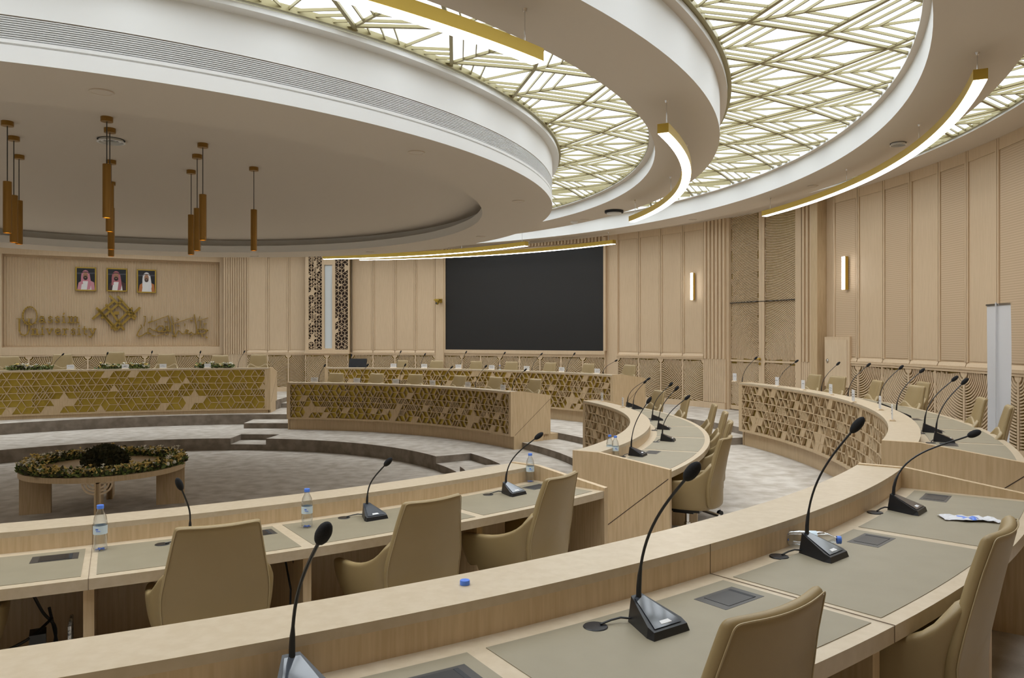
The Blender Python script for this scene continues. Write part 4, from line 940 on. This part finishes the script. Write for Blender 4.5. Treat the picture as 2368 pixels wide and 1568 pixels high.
for l in ([(215, 737), (262, 697.5)], [(224, 713), (272, 762)], [(254.5, 685), (311, 738)], [(272.5, 686), (305, 722), (314, 733)], [(238, 737), (306, 712)][:0] or [(236, 735), (281, 697)], [(229, 717), (267, 763)], [(246, 705), (286, 763)][:1] + [(286.5, 762)], [(258, 759), (305, 713)], [(272, 760), (323, 712)]):
    if len(l) > 1: stroke(b, l, bw, .02)
o = b.build('bars', 'brass', t); o.matrix_parent_inverse = inv
b = MB(); stroke(b, [(266, 724), (273, 724)], .05, .024); o = b.build('centre_piece', 'brass', t); o.matrix_parent_inverse = inv
# Latin serif lettering drawn as strokes in pixel space of the niche zoom
GL = {
 'a': [[(.15, .72), (.35, .95), (.62, .9), (.68, .6), (.68, .15), (.9, .05)], [(.68, .55), (.3, .45), (.12, .22), (.3, .03), (.68, .2)]],
 's': [[(.78, .78), (.5, .95), (.22, .75), (.4, .55), (.7, .4), (.75, .15), (.45, .03), (.15, .2)]],
 'i': [[(.2, .92), (.5, .92), (.5, .05)], [(.15, .04), (.85, .04)], [(.42, 1.25), (.58, 1.45)]],
 'm': [[(.05, .9), (.18, .9), (.18, .05)], [(.18, .75), (.35, .92), (.5, .8), (.5, .05)], [(.5, .75), (.68, .92), (.84, .8), (.84, .05)], [(.05, .04), (.32, .04)], [(.38, .04), (.62, .04)], [(.72, .04), (.98, .04)]],
 'n': [[(.05, .9), (.25, .9), (.25, .05)], [(.25, .72), (.5, .93), (.72, .8), (.75, .05)], [(.05, .04), (.42, .04)], [(.58, .04), (.95, .04)]],
 'v': [[(.02, .92), (.35, .92)], [(.65, .92), (.98, .92)], [(.2, .9), (.5, .05), (.82, .9)]],
 'e': [[(.2, .52), (.8, .55), (.75, .85), (.5, .95), (.22, .8), (.15, .45), (.3, .1), (.6, .03), (.85, .2)]],
 'r': [[(.05, .9), (.3, .9), (.3, .05)], [(.3, .65), (.55, .92), (.85, .85)], [(.05, .04), (.55, .04)]],
 't': [[(.45, 1.3), (.45, .15), (.65, .03), (.9, .15)], [(.1, .92), (.85, .92)]],
 'y': [[(.02, .92), (.35, .92)], [(.65, .92), (.98, .92)], [(.2, .9), (.55, .1)], [(.85, .9), (.5, -.1), (.25, -.42), (.05, -.3)]],
}
def word(b, s_, px0, px1, base, xh, wts, w_=.0165):
    tot = sum(wts); x = px0
    for ch, wt in zip(s_, wts):
        cw = (px1 - px0) * wt / tot
        for l in GL[ch]: stroke(b, [(x + cw * (.06 + .88 * u), base - xh * v) for u, v in l], w_, .022)
        x += cw
def letters(nm, s_, *a):
    t = empty('brass_lettering', nm, 'sign lettering', fh(*ph(a[0], a[2]), SD)); inv = Matrix.Translation(-t.location); return t, inv
t, inv = letters('brass serif lettering reading Qassim University on the niche wall', '', 40, 0, 780)
b = MB()
q = [(69.5 + 16.5 * math.cos(2 * math.pi * i / 20), 730.5 - 21 * math.sin(2 * math.pi * i / 20)) for i in range(21)]
stroke(b, q[4:17], .020, .022); stroke(b, q[16:21] + q[:5], .014, .022); stroke(b, [(56, 749), (64, 744), (74, 750), (84, 747)], .013, .022)
word(b, 'assim', 88, 185, 746.5, 15.5, [1, .8, .8, .62, 1.5]); o = b.build('first_word', 'brass', t); o.matrix_parent_inverse = inv
b = MB(); stroke(b, [(45, 738), (45, 765), (49, 773), (57, 776), (64, 772), (67.5, 763), (67.5, 738)], .017, .022); stroke(b, [(38.5, 737), (52, 737)], .008, .022); stroke(b, [(61, 737), (75, 737)], .008, .022)
word(b, 'niversity', 71, 224, 774, 14.5, [1.1, .62, 1.05, .95, .95, .8, .6, .75, 1.05]); o = b.build('second_word', 'brass', t); o.matrix_parent_inverse = inv
t, inv = letters('brass Arabic calligraphy on the niche wall, right of the emblem', '', 480, 0, 780)
b = MB(); Q = lambda l: Zp(l, 260)
for l, w_ in [
    ([(1570, 1240), (1500, 1220), (1420, 1225), (1400, 1260), (1440, 1300), (1500, 1295), (1570, 1245)], .017),     # jeem bowl
    ([(1445, 1300), (1395, 1295), (1385, 1200), (1350, 980)], .013),                               # alef
    ([(1385, 1300), (1330, 1300), (1300, 1270), (1270, 1300), (1230, 1290), (1195, 1270), (1215, 1230), (1250, 1240), (1230, 1290), (1150, 1300), (1100, 1250), (1080, 1250), (1040, 1340), (1010, 1345), (985, 1320)], .013),
    ([(1020, 1300), (1000, 1100), (975, 1010)], .012), ([(1000, 1250), (1030, 1340)], .011),
    ([(960, 1250), (955, 1120), (920, 1000)], .013), ([(960, 1255), (900, 1250), (880, 1180), (910, 1170), (920, 1230), (860, 1262), (740, 1255), (720, 1220), (770, 1170), (830, 1170), (850, 1215), (800, 1250)], .015),
    ([(740, 1250), (690, 1240), (650, 1230), (620, 1205), (590, 1215), (585, 1270), (640, 1300), (560, 1280), (500, 1320), (440, 1345), (405, 1320), (430, 1260), (470, 1200)], .014),
    ([(1575, 1035), (1405, 1085)], .009), ([(1330, 1025), (980, 1140)], .009), ([(915, 1000), (590, 1120)], .010), ([(1440, 1010), (1420, 1080)], .009), ([(1450, 1090), (1440, 1200)], .010),
    ([(515, 1010), (545, 1010), (540, 1090), (520, 1170)], .011), ([(655, 1005), (645, 1080)], .009), ([(590, 1110), (660, 1085)], .011), ([(1285, 1080), (1320, 1080)], .016), ([(1195, 1130), (1190, 1170)], .010), ([(1060, 1040), (1095, 1060), (1060, 1075)], .010),
    ([(860, 1095), (905, 1105)], .014), ([(1060, 1165), (1105, 1165)], .014), ([(730, 1120), (720, 1155)], .009), ([(650, 1325), (705, 1330)], .014), ([(735, 1335), (850, 1290)], .009), ([(1275, 1345), (1370, 1300)], .009), ([(880, 1305), (920, 1310)], .014), ([(1470, 1320), (1490, 1345)], .013), ([(1540, 1345), (1560, 1365)], .018), ([(1500, 1125), (1550, 1130)], .010), ([(1515, 1130), (1520, 1160)], .010), ([(470, 1150), (490, 1200)], .011)]:
    stroke(b, Q(l), w_ * 1.08, .022)
o = b.build('calligraphy', 'brass', t); o.matrix_parent_inverse = inv
# ================================================================ FLOWERS
def foliage(b, pts, n, size, k=0, rnd=random.Random(5)):
    b.k = k
    for _ in range(n):
        c = Vector(pts()); d = Vector((rnd.uniform(-1, 1), rnd.uniform(-1, 1), rnd.uniform(.1, 1.1))).normalized(); s_ = size * rnd.uniform(.6, 1.3); x = d.orthogonal().normalized() * s_ * .28
        b.add([c, c + d * s_ * .5 + x, c + d * s_, c + d * s_ * .5 - x], [(0, 1, 2, 3)])
def blossom(b, c, r_, k, rnd):
    b.k = k
    for i in range(5):
        a = 2 * math.pi * i / 5 + rnd.uniform(0, 1); d = Vector((math.cos(a), math.sin(a), .7)) * r_; s_ = Vector((-math.sin(a), math.cos(a), 0)) * r_ * .5
        c = Vector(c); b.add([c, c + d * .6 + s_, c + d, c + d * .6 - s_], [(0, 1, 2, 3)])
    b.sphere(c, r_ * .3, n=5)
def garland(px0, px1, r, label, seed):
    (x0, y0), (x1, y1) = cyl2(px0, AHD.c, AHD.R + .085), cyl2(px1, AHD.c, AHD.R + .085); A, B = at(x0, y0, L2 + .02), at(x1, y1, L2 + .02); rnd = random.Random(seed)
    b = MB(); q = lambda: A + (B - A) * rnd.random() + Vector((rnd.gauss(0, .035), rnd.gauss(0, .035), abs(rnd.gauss(0, .035))))
    foliage(b, q, 420, .065, 0, rnd); foliage(b, q, 90, .08, 1, rnd)
    for _ in range(75): blossom(b, q() + Vector((0, 0, .045)), rnd.uniform(.03, .055), 2 if rnd.random() < .6 else 3, rnd)
    o = b.build('flower_garland', ['leaf', 'leafdark', 'flowerw', 'flower'], None, False, (A + B) / 2); tag(o, label, 'flowers', 'flower garlands on the head desk')
garland(20, 116, 4.72, 'low garland of white flowers and leaves on the head desk, left one', 1)
garland(232, 344, 4.57, 'low garland of white flowers and leaves on the head desk, middle one', 2)
garland(458, 538, 4.52, 'low garland of white flowers and leaves on the head desk, right one', 3)
# round low table in the pit
tx, ty = .085, -.19; H_ = .325 * U; TR = .555 * U; o0 = at(tx, ty, F0); t = empty('round_table', 'round oak table standing in the sunken pit', 'table', o0)
b = MB(); b.lathe([(.001, H_), (TR, H_), (TR, H_ - .07), (TR - .04, H_ - .075), (.001, H_ - .075)], (0, 0, 0), 64); b.build('tabletop', 'wood', t, True)
for k, a in enumerate((203, 293, 22, 113)):
    b = MB(); d = Vector((math.cos(R(a)), math.sin(R(a)), 0)); sd = Vector((-d.y, d.x, 0)); rz = R(a)
    for s_ in (-1, 1): b.box(d * (TR * .81) + sd * (s_ * .028) + Vector((0, 0, (H_ - .075) / 2)), TR * .36, .022, H_ - .075, rz)
    b.box(d * (TR * .81) + Vector((0, 0, (H_ - .09) / 2)), TR * .30, .034, H_ - .09, rz); b.build('leg', 'wood', t)
for s_ in (-1, 1):
    b = MB()
    for rr in (.06, .10, .14):
        d = Vector((math.cos(R(293)), math.sin(R(293)), 0)); sd = Vector((-d.y, d.x, 0)); c0 = d * (TR * .985) + Vector((0, 0, H_ - .075))
        pts = [c0 + sd * s_ * (.03 + rr * math.cos(R(q))) + Vector((0, 0, -rr * math.sin(R(q)))) for q in range(0, 91, 10)]
        for i in range(9): b.beam(pts[i], pts[i + 1], .022, .018, d)
    b.beam(c0 + sd * s_ * .03, c0 + sd * s_ * .18, .022, .018, d)
    b.build('arc_bracket', 'woodpale', t)
rnd = random.Random(11); b = MB()
def ringp():
    a = rnd.uniform(0, 2 * math.pi); r_ = TR * rnd.uniform(.80, 1.0); return (r_ * math.cos(a), r_ * math.sin(a), H_ + abs(rnd.gauss(0, .035)))
foliage(b, ringp, 3600, .06, 0, rnd); foliage(b, ringp, 1500, .07, 1, rnd); foliage(b, lambda: Vector(ringp()) + Vector((0, 0, .03)), 900, .045, 2, rnd)
for _ in range(620): blossom(b, Vector(ringp()) + Vector((0, 0, .055)), rnd.uniform(.022, .045), 2 if rnd.random() < .7 else 3, rnd)
for _ in range(26):
    c = Vector(ringp()); b.k = 3; b.sphere(c + Vector((0, 0, .05)), rnd.uniform(.025, .04), n=6)
o = b.build('flower_ring', ['leaf', 'leafdark', 'flower', 'flowerw'], None, False, (0, 0, 0)); o.location = o0; tag(o, 'ring of yellow and cream flowers laid round the edge of the pit table', 'flowers')
b = MB()
def moundp():
    a = rnd.uniform(0, 2 * math.pi); e = rnd.uniform(0, math.pi / 2); return (.26 * math.cos(a) * math.cos(e), .26 * math.sin(a) * math.cos(e), H_ + .22 * math.sin(e) + .005)
foliage(b, moundp, 2600, .07, 0, rnd)
b.k = 0; b.sphere((0, 0, H_ + .0), .22, 1, 1, .9, 10); o = b.build('potted_greenery', ['leafdark'], None, False); o.location = o0; tag(o, 'dark leafy bush in the middle of the pit table', 'plant')
# ================================================================ clutter under the lower left desk
t = empty('cable_bundle', 'black power cables and adapter hanging under the lower left desk', 'cables', at(*ANL.p(ANL.own(-66), .25), T1 - .03)); inv = Matrix.Translation(-t.location)
def u3(bear, d, h): q = ANL.p(ANL.own(bear), d); return at(q[0], q[1], h)
b = MB(); b.box(u3(-65.2, .3, T1 - .055), .12, .07, .05, R(-65)); o = b.build('power_socket', 'black', t); o.matrix_parent_inverse = inv
b = MB()
for l in ([(-65.4, .3, -.66), (-66, .33, -.74), (-65.6, .36, -.80), (-64.6, .36, -.78), (-63.9, .3, -.75)], [(-65.6, .3, -.66), (-66.6, .3, -.76), (-66.9, .3, -.88), (-66.6, .32, -.99)], [(-64.6, .3, -.66), (-64.2, .3, -.73), (-63.8, .3, -.78), (-63.9, .3, -.86), (-63.8, .3, -.95)], [(-64, .3, -.72), (-63.7, .3, -.85), (-63.6, .32, -.98)]):
    pts = [u3(*q_) for q_ in l]; sm = []
    for i in range(len(pts) - 1):
        p0, p1, p2, p3 = pts[max(i - 1, 0)], pts[i], pts[i + 1], pts[min(i + 2, len(pts) - 1)]
        for k in range(6):
            s_ = k / 6; sm.append(.5 * ((2 * p1) + (p2 - p0) * s_ + (2 * p0 - 5 * p1 + 4 * p2 - p3) * s_ ** 2 + (-p0 + 3 * p1 - 3 * p2 + p3) * s_ ** 3))
    b.tube(sm + [pts[-1]], .007, 6)
o = b.build('cables', 'black', t, True); o.matrix_parent_inverse = inv
b = MB(); b.box(u3(-63.9, .3, -.87), .05, .06, .12, R(-60)); b.box(u3(-64.3, .33, -.79), .10, .07, .07, R(-60)); o = b.build('adapter', 'black', t); o.matrix_parent_inverse = inv

# second cable drop and a magazine beside the divider
t = empty('cable_bundle', 'short black cables hanging under the lower left desk, right of the big chair', 'cables', u3(-55.9, .36, T1 - .03)); inv = Matrix.Translation(-t.location)
b = MB(); b.box(u3(-55.9, .36, T1 - .036), .10, .06, .03, R(-56)); b.tube([u3(-55.7, .37, -.65), u3(-55.5, .37, -.72), u3(-55.4, .37, -.82), u3(-55.3, .37, -.99)], .006, 6); b.tube([u3(-56.0, .37, -.65), u3(-55.8, .38, -.75), u3(-55.9, .38, -.99)], .006, 6)
o = b.build('cables', 'black', t, True); o.matrix_parent_inverse = inv
M['speckle'] = noisy(mat('speckled_print', (.4, .4, .4), .5), (.05, .05, .055), (.62, .60, .58), 90, 3)
b = MB(); q0, q1 = ANL.p(ANL.own(-63.25), .36), ANL.p(ANL.own(-63.25), .455)
p0, p1 = at(*q0, F2 + .002), at(*q1, F2 + .002); dd = (p1 - p0).normalized(); sd = Vector((-dd.y, dd.x, 0)) * .007
b.hexa([p0 - sd, p1 - sd, p1 + sd, p0 + sd] + [v + Vector((0, 0, .50)) for v in (p0 - sd, p1 - sd, p1 + sd, p0 + sd)])
tag(b.build('display_board', 'speckle'), 'narrow speckled board standing against the divider under the lower left desk', 'board')
